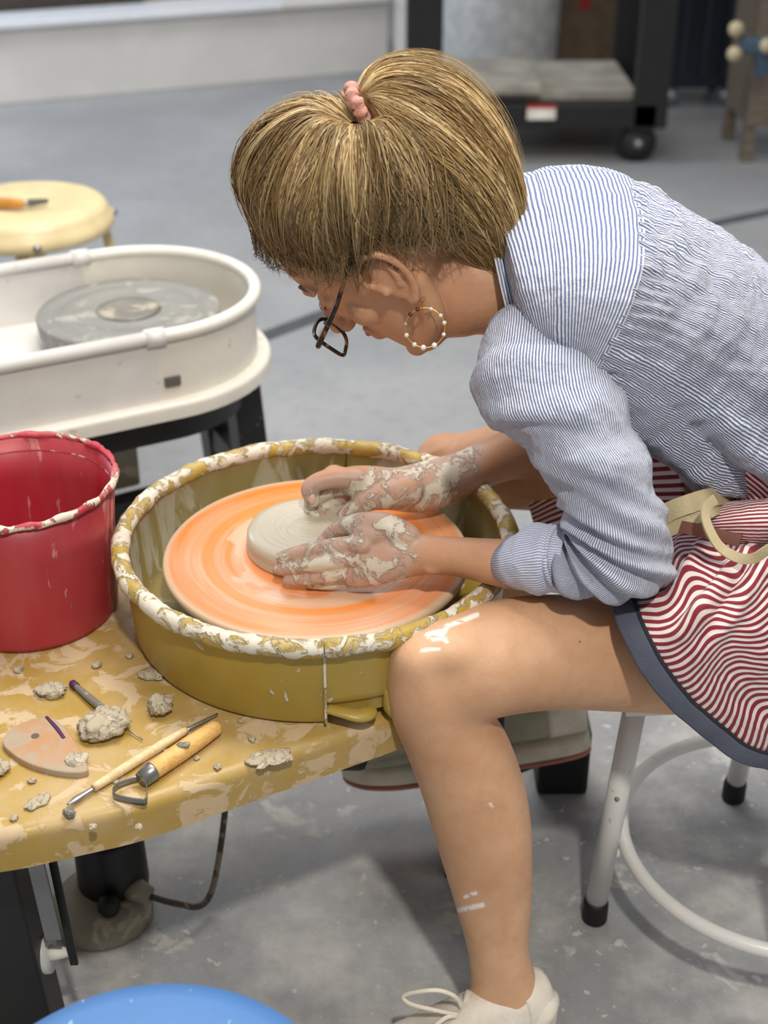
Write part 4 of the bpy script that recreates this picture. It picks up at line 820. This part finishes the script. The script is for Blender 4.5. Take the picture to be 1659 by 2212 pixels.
def hair_pt(t, ph, lift=0.):
    """t 0 at tie .. 1 at hairline"""
    pa = np.abs((ph + np.pi) % (2 * np.pi) - np.pi); tm = np.interp(pa, ph_l, th_l); rl = np.interp(pa, ph_l, r_l)
    tq = t - .05 * sm(.9, 1.1, t) * 0; th = .06 + tq * (tm - .06); d = loc_dir(th, ph); rb_ = 1 / np.sqrt(((d / rad) ** 2).sum(-1))
    bulge = 1 + .06 * np.sin(np.pi * np.clip(t, 0, 1)) * np.cos(pa * .5) ** 2
    k = sm(.60, .99, t); r_ = rb_ * bulge * (1 - k) + (rl + .004) * k - .018 * sm(.22, .0, t)
    r_ = r_ + .0045 * np.sin(ph * 13 + 2.5 * np.sin(t * 3 + ph)) * np.sin(np.pi * t) + .004 * np.sin(ph * 5.3 + 4 * t) * sm(.2, .7, t) * sm(1.02, .85, t) + .002 * np.sin(ph * 41 + 5 * t) * sm(0, .3, t) + lift
    q = d * r_[..., None]
    return c0 + q[..., 0:1] * hf + q[..., 1:2] * hu + q[..., 2:3] * hs
nT, nP = 46, 260
tt, pp = np.meshgrid(np.linspace(0, 1, nT), np.linspace(-np.pi, np.pi, nP, endpoint=False), indexing='ij')
G = hair_pt(tt, pp, -.0035); V = G.reshape(-1, 3)
Fq = np.array([[i * nP + k, i * nP + (k + 1) % nP, (i + 1) * nP + (k + 1) % nP, (i + 1) * nP + k] for i in range(nT - 1) for k in range(nP)])
sh = .42 + .22 * np.sin(pp * 23 + 3 * np.sin(pp * 5)) + .12 * np.sin(pp * 61)
hair = make('hair', V, Fq, M['hair'], person, attrs={'shade': sh.ravel(), 'root': (.35 + sm(.5, 1, tt) * .6).ravel()})
def strands(name, P, r0, shade, root, parent, sides=3):
    S, N, _ = P.shape; T = np.gradient(P, axis=1); T /= np.linalg.norm(T, axis=2)[..., None] + 1e-9
    ref = np.broadcast_to(nz([.31, .77, .55]), T.shape); A = np.cross(T, ref); A /= np.linalg.norm(A, axis=2)[..., None] + 1e-9; B = np.cross(T, A)
    tp = np.linspace(0, 1, N); prof = np.minimum(1, np.minimum(tp / .06 + .4, (1 - tp) / .25 + .12))
    rad_ = r0[:, None] * prof[None]; vs2 = [P + rad_[..., None] * (math.cos(q) * A + math.sin(q) * B) for q in np.arange(sides) * 2 * np.pi / sides]
    V = np.stack(vs2, 2).reshape(-1, 3); s_, n_, k_ = np.meshgrid(np.arange(S), np.arange(N - 1), np.arange(sides), indexing='ij'); s_, n_, k_ = s_.ravel(), n_.ravel(), k_.ravel(); q_ = (k_ + 1) % sides
    b = (s_ * N + n_) * sides; Fq = np.stack([b + k_, b + q_, b + sides + q_, b + sides + k_], 1)
    o = make(name, V, Fq, M['hair'], parent, attrs={'shade': np.repeat(shade, N * sides), 'root': np.repeat(root.reshape(-1), sides)}); o['kind'] = 'stuff'; return o
S, N = 4200, 16; ph = rng.uniform(-np.pi, np.pi, S); t0 = rng.uniform(0, .25, S) * (rng.random(S) < .5); t1 = np.where(rng.random(S) < .65, rng.uniform(.93, 1.05, S), rng.uniform(.55, 1, S))
t1 = np.where(np.cos(ph) + rng.normal(0, .35, S) > .5, np.minimum(t1, rng.uniform(.86, 1.0, S)), t1); tl = t0[:, None] + (t1 - t0)[:, None] * np.linspace(0, 1, N)[None]; lk = np.round(ph * 16) / 16
phs = ph[:, None] + rng.normal(0, .16, S)[:, None] * np.sin(tl * 3) * .6 + .10 * np.sin(ph * 7 + 1)[:, None] * np.sin(tl * 4) + .05 * np.sin(ph * 29)[:, None] * np.sin(tl * 6) + (lk - ph)[:, None] * .55 * np.sin(np.pi * tl) + .03 * np.sin(tl * 9 + rng.uniform(0, 6, S)[:, None]) + rng.normal(0, .03, S)[:, None] * np.sin(tl * 15 + 4 * ph[:, None]) * sm(.4, .8, tl)
lift = (rng.gamma(1.6, .0016, S) - .001)[:, None] * np.sin(np.pi * np.clip(tl, 0, 1)) ** .7
P = hair_pt(tl, phs, lift); sh = np.clip(.46 + .34 * np.sin(ph * 19 + 3 * np.sin(ph * 5)) + rng.normal(0, .22, S), 0, 1)
strands('strand_layer', P, rng.uniform(.00035, .00085, S), sh, sm(.30, .80, tl) * (.95 - .2 * sm(-.4, .8, np.cos(phs))) * np.where(rng.random(S) < .16, .25, 1.)[:, None], hair)
S2 = 260; ph2 = rng.uniform(-np.pi, np.pi, S2); tl2 = np.linspace(.05, 1, N)[None] * rng.uniform(.4, 1, S2)[:, None] + rng.uniform(0, .1, S2)[:, None]
P = hair_pt(np.minimum(tl2, 1.), ph2[:, None] + rng.normal(0, .22, S2)[:, None] * (tl2 - .3), rng.uniform(.003, .018, S2)[:, None] * np.sin(np.pi * np.clip(tl2, 0, 1)))
strands('stray_hairs', P, rng.uniform(.00014, .00028, S2), rng.uniform(.4, 1, S2), np.full(P.shape[:2], .1), hair)
# loose wisps round the hairline
S = 1000; ph = rng.choice([-1, 1], S) * rng.uniform(.0, 2.9, S); tl = np.linspace(.66, 1.14, N)[None] + rng.uniform(-.1, .03, S)[:, None]
phs = ph[:, None] + rng.normal(0, .35, S)[:, None] * (tl - .72) + .12 * np.sin(tl * 14 + rng.uniform(0, 6, S)[:, None]) * sm(.72, 1, tl) * rng.uniform(.2, 1, S)[:, None]
P = hair_pt(np.minimum(tl, 1.0), phs, .0035 + .007 * sm(.8, 1.1, tl) * rng.uniform(.1, 1, S)[:, None]); P = P + sm(.95, 1.15, tl)[..., None] * ((np.array([.004, 0, -.020]) + rng.normal(0, .006, (S, 1, 3))) * (rng.uniform(.1, 1, S) * (1 - .65 * sm(0, .7, np.cos(ph))))[:, None, None])
strands('loose_wisps', P, rng.uniform(.00015, .00038, S), rng.uniform(.1, .8, S), np.full(P.shape[:2], .6), hair)
# pony tail
PS = [(764, 207, 792, 246, 1.385, .016), (795, 152, 812, 315, 1.388, .034), (868, 132, 842, 385, 1.39, .048), (965, 160, 885, 452, 1.392, .056), (1046, 240, 935, 500, 1.392, .058), (1092, 338, 985, 543, 1.392, .054), (1108, 430, 1020, 572, 1.392, .044), (1092, 530, 1050, 592, 1.392, .024)]
PRg = ring_stations(PS, 40, 64); cen = PRg.mean(1); an = np.linspace(0, 2 * np.pi, 64, endpoint=False)
gro = 1 + .05 * np.sin(an * 9)[None] * np.sin(np.linspace(.2, 3, 40))[:, None] + .03 * np.sin(an * 23 + 1)[None]
core = cen[:, None] + (PRg - cen[:, None]) * (gro * .93)[..., None]
V, Fq = loft(core); sh = (.50 + .25 * np.sin(an * 9) + .15 * np.sin(an * 23))[None].repeat(40, 0)
tail = make('ponytail', V, Fq, M['hair'], hair, attrs={'shade': np.clip(sh, 0, 1).ravel(), 'root': np.zeros(40 * 64)})
S, N = 4200, 18; a0 = rng.uniform(0, 2 * np.pi, S); rr = np.clip(rng.normal(.97, .05, S), .8, 1.10); tl = np.linspace(0, 1, N)[None] * rng.uniform(.55, 1.0, S)[:, None] + rng.uniform(0, .03, S)[:, None]
aa = a0[:, None] + rng.normal(0, .35, S)[:, None] * tl ** 1.5 + .06 * np.sin(tl * 7 + rng.uniform(0, 6, S)[:, None])
def tail_pt(t, a, r):
    i = np.clip(t, 0, 1) * 39; i0 = np.minimum(i.astype(int), 38); f_ = i - i0; k = (a / (2 * np.pi) * 64) % 64; k0_ = k.astype(int) % 64; g = k - k.astype(int); k1_ = (k0_ + 1) % 64
    def at(ii): return PRg[ii, k0_] * (1 - g)[..., None] + PRg[ii, k1_] * g[..., None]
    q = at(i0) * (1 - f_)[..., None] + at(i0 + 1) * f_[..., None]; c_ = cen[i0] * (1 - f_)[..., None] + cen[i0 + 1] * f_[..., None]
    return c_ + (q - c_) * (r * (1 + .0 * t))[..., None]
P = tail_pt(tl, aa, rr[:, None] + (rng.gamma(1.2, .02, S) - .015)[:, None] * tl); P = P + (sm(.8, 1., tl) * rng.uniform(0, 1, S)[:, None])[..., None] * (rng.normal(0, .006, (S, 1, 3)) + np.array([.004, 0, -.012]))
strands('ponytail_strands', P, rng.uniform(.0004, .0009, S), np.clip(.60 + .26 * np.sin(a0 * 9) + rng.normal(0, .17, S), 0, 1), sm(.12, 0, tl) * .5, hair)
S = 150; a0 = rng.normal(.2, .7, S); tl = np.linspace(.02, 1, N)[None] * rng.uniform(.3, .9, S)[:, None]; aa = a0[:, None] + rng.normal(0, .8, S)[:, None] * tl
P = tail_pt(tl, aa, 1.0 + rng.uniform(.02, .28, S)[:, None] * np.sin(tl * 2.6)); strands('fly_away_hairs', P, rng.uniform(.00014, .00024, S), rng.uniform(.3, .9, S), np.zeros(P.shape[:2]), hair)
# scrunchie
tc = W(775, 224, 1.386); ax = nz(W(800, 212, 1.386) - W(752, 238, 1.386)); A_ = nz(np.cross(ax, [0, 1., 0])); B_ = np.cross(ax, A_)
q = np.linspace(0, 2 * np.pi, 80, endpoint=False); V, Fc = tube([tc + .0165 * (math.cos(x) * A_ + math.sin(x) * B_) + ax * .001 * math.sin(5 * x) for x in q], .0068 + .0011 * np.sin(q * 11), 14, closed=True)
make('scrunchie', V + .0006 * fbm(V, 300, 2)[:, None], Fc, M['scrunchie'], hair)

# ------------------------------------------------------------------ clothes
def cloth(name, R, mat, parent, ulen, disp=None, along=False, circ=None):
    """lofted open tube with stripe uv; along=True -> stripes run round the tube"""
    M_, K, _ = R.shape; C = R.mean(1); L_ = np.concatenate([[0], np.cumsum(np.linalg.norm(np.diff(C, axis=0), axis=1))])
    fr = np.linspace(0, 1, K + 1)
    if along:
        sel = np.r_[0:int(K * .38), int(K * .8):K]; Ls = np.concatenate([[0], np.cumsum(np.linalg.norm(np.diff(R[:, sel], axis=0), axis=2).mean(1))]); us = np.repeat(Ls[:, None], K + 1, 1); vs_ = np.repeat(fr[None], M_, 0)
    else: us = np.repeat(fr[None] * circ, M_, 0); vs_ = np.repeat(L_[:, None], K + 1, 1)
    V, Fc, uv = loft_uv(R, us, vs_)
    N = vnormals(V, Fc); out = np.sign(((V - np.repeat(C, K, 0)) * N).sum(1).mean()); N = N * out
    if disp is not None:
        a, v = np.meshgrid(np.linspace(0, 2 * np.pi, K, endpoint=False), L_ / L_[-1]); V = V + N * disp(a, v, R).reshape(-1, 1)
    if out < 0: Fc = Fc[:, ::-1]; uv = uv.reshape(-1, 4, 2)[:, ::-1].reshape(-1, 2)
    o = make(name, V, Fc, mat, parent, uv=uv); md = o.modifiers.new('thickness', 'SOLIDIFY'); md.thickness = .0014; md.offset = -1; return o
SHT = np.array([(.138, .838, .072, .088, 1), (.146, .840, .090, .138, 1), (.170, .846, .100, .166, 1), (.212, .843, .108, .178, 1), (.275, .812, .112, .182, 1), (.345, .765, .116, .178, 1), (.42, .712, .118, .176, 1), (.49, .662, .120, .178, 1), (.54, .628, .120, .180, 1)])
full = trunk(SHT, 240, 240)
j = int(np.argmin(np.abs(full.mean(1)[:, 0] - .222)))
def gath(a, v, R):
    P = R; f = .0034 * fbm(P, 30, 5) + .0014 * fbm(P, 95, 6)
    back = np.cos(a - .3) > -.2
    gat = .0022 * np.sin(a * 58 + 6 * np.sin(v * 9)) * sm(.28, .0, v) * back
    drape = .015 * np.sin(a * 6 + v * 5.5 + .6) * sm(.3, .9, v) * (np.sin(a) > 0) * np.sin(a) + .009 * np.sin(v * 17 - a * 3.2) * sm(.25, .6, v) * np.clip(np.sin(a - .5), 0, 1)
    low = .012 * np.exp(-((a - 2.2) / .35) ** 2) * np.sin(v * 6)
    g = lambda c, w, sl: np.exp(-((a - c - sl * (v - .6)) / w) ** 2)
    fold = (.013 * g(1.72, .10, .5) - .010 * g(1.93, .07, .5) + .014 * g(2.16, .11, .3) - .010 * g(2.38, .07, .2) + .006 * g(1.35, .07, .9)) * sm(.22, .5, v)
    return f + gat + drape * .7 + low + fold
def yk(a, v, R): return .0018 * fbm(R, 22, 8) + .0007 * fbm(R, 90, 3) + .0022 * np.sin(a * 5 + v * 3) * sm(0, .4, v)
shirt = cloth('shirt', full[j - 1:], M['shirtb'], person, 1, gath, circ=.0037 * 330)
cloth('yoke', full[:j + 2] + 0 * np.array([0, 0, .001]), M['shirt'], shirt, 1, lambda a, v, R: yk(a, v, R) + .0018, along=True)
# collar band
c1 = full[3]; cc = c1.mean(0); P = cc + (c1 - cc) * 1.03; make('collar', *tube(P, .0075, 10, closed=True, flat=.6), M['cuff'], shirt) if False else None
CB = np.array([cc + (full[2] - cc) * (1.02 + .03 * q) + np.array([-.012, 0, .004]) * q for q in np.linspace(0, 1, 6)]); cloth('collar', CB, M['shirt'], shirt, 1, lambda a, v, R: .001 * np.sin(a * 4), along=True)
SL = [(1064, 712, 1324, 728, 1.335, .032), (1044, 728, 1333, 750, 1.312, .050), (1031, 775, 1340, 800, 1.296, .059), (1024, 835, 1350, 862, 1.275, .065), (1058, 912, 1383, 955, 1.254, .068), (1122, 962, 1413, 1040, 1.238, .067), (1170, 1020, 1438, 1110, 1.225, .062), (1205, 1088, 1453, 1180, 1.213, .058), (1226, 1132, 1450, 1242, 1.206, .056), (1230, 1148, 1402, 1280, 1.205, .055), (1226, 1150, 1312, 1284, 1.212, .054), (1222, 1148, 1244, 1284, 1.222, .050)]
SR = ring_stations(SL, 220, 200)
def slv(a, v, R):
    f = .0016 * fbm(R, 30, 11) + .0007 * fbm(R, 100, 12)
    elb = .0068 * np.sin(v * 105 + 1.6 * np.sin(a * 1.0 + .5) + .4 * np.sin(a * 3)) * sm(.66, .80, v) * sm(1.0, .93, v) * (.55 + .45 * np.sin(a + .4))
    puff = .005 * np.exp(-((v - .335) / .05) ** 2) * np.clip(np.cos(a + .2), 0, 1) - .007 * np.exp(-((v - .425 + .03 * np.sin(a)) / .022) ** 2) * np.clip(np.cos(a - .2), 0, 1)
    diag = .0034 * np.sin(v * 34 + a * 2.0) * sm(.10, .3, v) * sm(.8, .5, v) + .0018 * np.sin(v * 60 - a * 3) * sm(.45, .6, v)
    return f + elb + puff + diag - .004 * sm(.03, .0, v)
sleeve = cloth('sleeve', SR, M['shirt'], shirt, 1, slv, circ=.0037 * 150)
CU = ring_stations([(1142, 1160, 1158, 1262, 1.239, .040), (1133, 1150, 1153, 1272, 1.240, .047), (1138, 1140, 1158, 1279, 1.239, .053), (1160, 1131, 1172, 1283, 1.236, .057), (1192, 1127, 1198, 1284, 1.232, .058), (1220, 1129, 1226, 1284, 1.227, .057), (1234, 1136, 1240, 1280, 1.223, .052), (1238, 1148, 1243, 1270, 1.222, .046)], 50, 160)
cloth('cuff', CU, M['cuff'], shirt, 1, lambda a, v, R: .0012 * fbm(R, 40, 4) + .0022 * np.sin(v * 9 + a * 2) * np.sin(np.pi * v) - .004 * np.exp(-((v - .72 + .06 * np.sin(a)) / .03) ** 2) * np.sin(np.pi * v), circ=.0040 * 84)
# far sleeve
q0, q1, q2, q3 = np.array([.165, 1.565, .835]), np.array([.20, 1.60, .775]), np.array([.24, 1.60, .715]), W(1230, 935, 1.58)
Pq = catmull([q0, q1, q2, q3], 60); T, A, B = frames(Pq); a = np.linspace(0, 2 * np.pi, 90, endpoint=False); rq = np.interp(np.linspace(0, 1, 60), [0, .3, 1], [.062, .062, .050])
cloth('sleeve', Pq[:, None] + rq[:, None, None] * (np.cos(a)[None, :, None] * A[:, None] + np.sin(a)[None, :, None] * B[:, None]), M['shirt'], shirt, 1, lambda a, v, R: .002 * fbm(R, 30, 9), circ=.0037 * 100)

# --- apron
CG = [
 [(1228, 1236, 1.335), (1312, 1277, 1.243), (1347, 1360, 1.158), (1402, 1460, 1.135), (1472, 1540, 1.140), (1562, 1611, 1.150), (1661, 1660, 1.160), (1760, 1695, 1.170)],
 [(1330, 1205, 1.345), (1420, 1240, 1.245), (1455, 1330, 1.152), (1500, 1412, 1.130), (1555, 1485, 1.132), (1630, 1548, 1.142), (1715, 1600, 1.152), (1800, 1640, 1.165)],
 [(1400, 1165, 1.35), (1478, 1195, 1.250), (1530, 1282, 1.157), (1580, 1362, 1.134), (1632, 1432, 1.134), (1700, 1495, 1.145), (1775, 1550, 1.155), (1860, 1590, 1.168)],
 [(1440, 1140, 1.36), (1520, 1160, 1.262), (1595, 1225, 1.172), (1655, 1305, 1.148), (1710, 1375, 1.146), (1770, 1440, 1.152), (1840, 1495, 1.160), (1910, 1540, 1.172)],
 [(1490, 1130, 1.38), (1575, 1150, 1.290), (1660, 1190, 1.200), (1735, 1255, 1.175), (1790, 1320, 1.168), (1850, 1385, 1.168), (1910, 1440, 1.172), (1970, 1490, 1.18)]]
G = np.array([[W(*p) for p in row] for row in CG])
G1 = np.stack([catmull(G[:, k], 130) for k in range(G.shape[1])], 1); G2 = np.stack([catmull(G1[i], 190) for i in range(130)], 0)
uu, vv = np.meshgrid(np.linspace(0, 1, 130), np.linspace(0, 1, 190), indexing='ij')
ns = np.cross(np.gradient(G2, axis=0), np.gradient(G2, axis=1)); ns /= np.linalg.norm(ns, axis=2)[..., None] + 1e-12; ns *= np.sign((ns * (CAM - G2)).sum(2).mean())
ridge = lambda c, w, am, sl: am * np.exp(-(((vv - c) - sl * (uu - .5)) / w) ** 2)
wr = ridge(.20, .022, .010, -.10) + ridge(.30, .024, .011, -.16) + ridge(.40, .03, .009, -.20) + ridge(.27, .016, -.006, -.1) + ridge(.35, .02, -.006, -.18)
wr = wr * sm(.05, .45, uu) + .0035 * np.sin(uu * 9 + vv * 14) * sm(.1, .5, uu) + .0025 * fbm(G2, 26, 4) * sm(.0, .3, uu) + .0045 * np.sin(vv * 26 + 1) * sm(.55, .8, vv) * (1 - .5 * uu)
G2 = G2 + ns * wr[..., None]
ln = np.linspace(0, 1, 190) * .0078 * 46
us = np.repeat(ln[None], 130, 0) + .016 * np.sin(uu * 5.5 + .4) * sm(.1, .6, uu) + .006 * np.sin(uu * 14 + vv * 5); vs_ = uu
V, Fc, uv = grid_uv(G2, us, vs_); apron = make('apron', V, Fc, M['apron'], person, uv=uv); md = apron.modifiers.new('thickness', 'SOLIDIFY'); md.thickness = .0016; md.offset = 0
# binding along the hem: folded grey tape
def hem_band(i0, lift, w0, w1, mat, name):
    e = G2[0]; inw = nz_rows(G2[8] - G2[0]); nr = ns[0]; rows = []
    for q in np.linspace(0, 1, 10): rows.append(e + inw * (w0 + (w1 - w0) * q) + nr * (lift + .0012 * math.sin(math.pi * q)))
    rows = np.array(rows); rows += (.0008 * np.sin(np.linspace(0, 60, 190)) * np.sin(np.linspace(0, 13, 190)))[None, :, None] * nr[None]
    V, Fc, _ = grid_uv(rows, np.zeros(rows.shape[:2]), np.zeros(rows.shape[:2])); o = make(name, V, Fc, M[mat], apron); md = o.modifiers.new('thickness', 'SOLIDIFY'); md.thickness = .0014; md.offset = 0
def nz_rows(v): return v / (np.linalg.norm(v, axis=1)[:, None] + 1e-12)
hem_band(0, .0030, -.004, .0185, 'binding', 'hem_binding'); hem_band(0, .0022, .018, .0225, 'bindingdark', 'binding_edge')
# apron round the waist and over the seat
WT = np.array([(.36, .735, .085, .150, 1), (.44, .675, .098, .160, 1), (.50, .615, .104, .168, 1), (.535, .545, .108, .170, 1), (.55, .50, .108, .172, 1)])
cloth('waist_panel', trunk(WT, 80, 160, .006), M['apron'], apron, 1, lambda a, v, R: .004 * np.sin(a * 9 + v * 4) * v + .002 * fbm(R, 30, 7), circ=.0078 * 120)
V, Fc = [], []
PB = ring_stations([(1536, 1112, 1542, 1140, 1.255, .010), (1552, 1092, 1566, 1166, 1.25, .030), (1590, 1082, 1606, 1178, 1.25, .044), (1650, 1076, 1670, 1186, 1.255, .052), (1730, 1066, 1750, 1200, 1.262, .055), (1830, 1060, 1850, 1215, 1.275, .05)], 60, 120)
cloth('gathered_fold', PB, M['apron'], apron, 1, lambda a, v, R: .0012 * fbm(R, 40, 3), circ=.0078 * 36)
# far-leg flap of the apron
CG = [[(1128, 1040, 1.57), (1140, 1085, 1.545), (1152, 1130, 1.528), (1165, 1180, 1.515)], [(1200, 960, 1.55), (1220, 1040, 1.522), (1235, 1100, 1.505), (1245, 1170, 1.49)], [(1330, 920, 1.50), (1340, 1020, 1.465), (1350, 1100, 1.44), (1360, 1170, 1.425)], [(1470, 910, 1.465), (1475, 1010, 1.43), (1480, 1100, 1.40), (1485, 1170, 1.385)]]
G = np.array([[W(*p) for p in row] for row in CG]); G1 = np.stack([catmull(G[:, k], 50) for k in range(4)], 1); G3 = np.stack([catmull(G1[i], 60) for i in range(50)], 0)
us = np.repeat(np.linspace(0, .0078 * 15, 60)[None], 50, 0); V, Fc, uv = grid_uv(G3, us, us); o = make('far_flap', V, Fc, M['apron'], apron, uv=uv); md = o.modifiers.new('thickness', 'SOLIDIFY'); md.thickness = .0016
# ties and leather tab
def ribbon(name, P, w, mat, parent, face=None, n=60):
    P = catmull(np.array([W(*p) for p in P]), n); T = np.gradient(P, axis=0); T = nz_rows(T); fz = nz(np.array([0, -.75, .65]) if face is None else face)
    S = nz_rows(np.cross(T, np.broadcast_to(fz, T.shape))); N_ = np.cross(S, T); th = .0011
    R = np.stack([P + S * w / 2 + N_ * th, P + N_ * (th + .0006), P - S * w / 2 + N_ * th, P - S * w / 2 - N_ * th, P + S * w / 2 - N_ * th], 1)
    return make(name, *loft(R), M[mat], parent, auto=50)
ribbon('tie', [(1395, 1140, 1.245), (1440, 1108, 1.238), (1490, 1088, 1.232), (1540, 1074, 1.245), (1600, 1066, 1.34)], .020, 'tape', apron)
ribbon('tie', [(1400, 1162, 1.240), (1445, 1140, 1.232), (1490, 1120, 1.226), (1540, 1098, 1.235), (1580, 1085, 1.30)], .017, 'tape', apron)
ribbon('tie_loop', [(1545, 1078, 1.205), (1526, 1096, 1.196), (1524, 1120, 1.188), (1535, 1150, 1.180), (1556, 1182, 1.172), (1592, 1204, 1.165), (1628, 1206, 1.162), (1662, 1186, 1.165), (1720, 1160, 1.17)], .0105, 'tape', apron, face=(0.45, -.8, .5), n=90)
ribbon('leather_tab', [(1470, 1138, 1.222), (1520, 1148, 1.210), (1600, 1168, 1.190)], .013, 'leather', apron)

# --- shoes
def shoe(P0, P1, upv, sole_h, parent, mats, hmul=1.0):
    P0 = np.asarray(P0, float); P1 = np.asarray(P1, float); d = nz(P1 - P0); u = nz(np.asarray(upv) - d * np.dot(upv, d)); s = np.cross(u, d); L_ = np.linalg.norm(P1 - P0)
    prof = catmull([(0, .018, .060), (.04, .030, .092), (.14, .036, .094), (.28, .038, .088), (.42, .040, .082), (.58, .044, .066), (.76, .0455, .050), (.90, .039, .040), (.975, .024, .033), (1.0, .010, .028)], 50)
    a = np.linspace(0, 2 * np.pi, 36, endpoint=False); R = []; Rs = []; Ro = []
    for t_, w, zt_ in prof:
        c = P0 + d * L_ * t_; z0 = sole_h - .006; hh = (zt_ * hmul - z0 + sole_h * .4) / 2; sa = np.sin(a); ca = np.cos(a)
        ww = w * (1 - .28 * np.clip(sa, 0, 1) ** 1.5); R.append([c + s * wq * x + u * (z0 + hh + hh * y) for x, y, wq in zip(np.sign(ca) * np.abs(ca) ** .8, np.sign(sa) * np.abs(sa) ** .75, ww)])
        sq = np.sign(ca) * np.abs(ca) ** .55; sz = np.sign(sa) * np.abs(sa) ** .55
        flare = 1.10; Rs.append([c + s * w * flare * x * (1 + .06 * -y) + u * (sole_h * .58 + sole_h * .46 * y + .004 * max(0, (t_ - .8) / .2)) for x, y in zip(sq, sz)])
        Ro.append([c + s * w * 1.13 * x + u * (.004 + .004 * y + .004 * max(0, (t_ - .8) / .2)) for x, y in zip(sq, sz)])
    rt = up_ = make('shoe', *loft(np.array(R)), M[mats[0]], person); make('midsole', *loft(np.array(Rs)), M[mats[1]], rt); make('outsole', *loft(np.array(Ro)), M[mats[2]], rt)
    make('heel_panel', *loft(np.array([[p + (p - (P0 + d * L_ * .12 + u * .05)) * .03 for p in R[k]] for k in range(2, 13)])), M[mats[3]], up_)
    def sp(t_, x, z): return P0 + d * L_ * t_ + s * x + u * z
    return rt, sp
rs, sp = shoe(W(1272, 1606, 1.485), W(742, 1682, 1.462), (0, .12, 1), .034, person, ('shoepanel', 'shoesole', 'outsole', 'shoe'))
prop(rs, 'pale grey running shoe with pink outsole on the far foot')
ls, lp = shoe((.196, 1.118, .0), (-.055, 1.010, .0), (0, 0, 1), .030, person, ('shoe', 'shoesole', 'shoesole', 'shoe'))
prop(ls, 'off-white sneaker with loose lace loop on the near foot')
make('tongue', *tube([W(1038, 2205, 1.085), W(1020, 2172, 1.088), W(1004, 2152, 1.09)], [.020, .018, .010], 16, n=20, flat=.35), M['shoe'], ls)
make('heel_collar', *tube([W(1150, 2225, 1.075), W(1180, 2188, 1.082), W(1190, 2158, 1.10), W(1185, 2150, 1.118)], [.011, .011, .010, .007], 14, n=24), M['shoe'], ls)
make('lace', *tube([W(1000, 2185, 1.075), W(985, 2155, 1.07), W(950, 2140, 1.068), W(905, 2142, 1.07), W(872, 2152, 1.072), W(885, 2168, 1.066), W(930, 2180, 1.063), W(990, 2192, 1.066)], .0026, 10, n=70), M['lace'], ls)
make('lace', *tube([W(940, 2215, 1.055), W(970, 2196, 1.062), W(1000, 2200, 1.066), W(1010, 2225, 1.055)], .0028, 10, n=40), M['lace'], ls)
# rocker pedal under the far shoe; black block stands in for the shadow there
c = (W(1235, 1635, 1.485) + W(800, 1690, 1.465)) / 2
t = thing('foot_pedal', (c[0] + .03, 1.47, 0), 'pedal with black block standing in for the shadow under the raised far running shoe', 'foot pedal')
zb = W(1235, 1625, 1.485)[2] - .006; make('block', *box((.262, 1.575, zb * .48), (.075, .075, zb * .96), .008), M['rubber'], t, smooth=False)
make('treadle', *beam((.27, 1.54, zb - .004), (.07, 1.465, max(.03, W(800, 1685, 1.46)[2] - .010)), .07, .012, .003), M['rubber'], t, smooth=False)
# dark shorts under the apron
SHR = ring_stations([(1830, 1140, 1830, 1585, 1.34, .105), (1700, 1172, 1700, 1566, 1.312, .094), (1600, 1230, 1610, 1554, 1.288, .087), (1520, 1256, 1535, 1549, 1.27, .082)], 40, 90)
cloth('shorts', SHR, M['shorts'], person, 1, lambda a, v, R: .0015 * fbm(R, 30, 2), circ=.4)
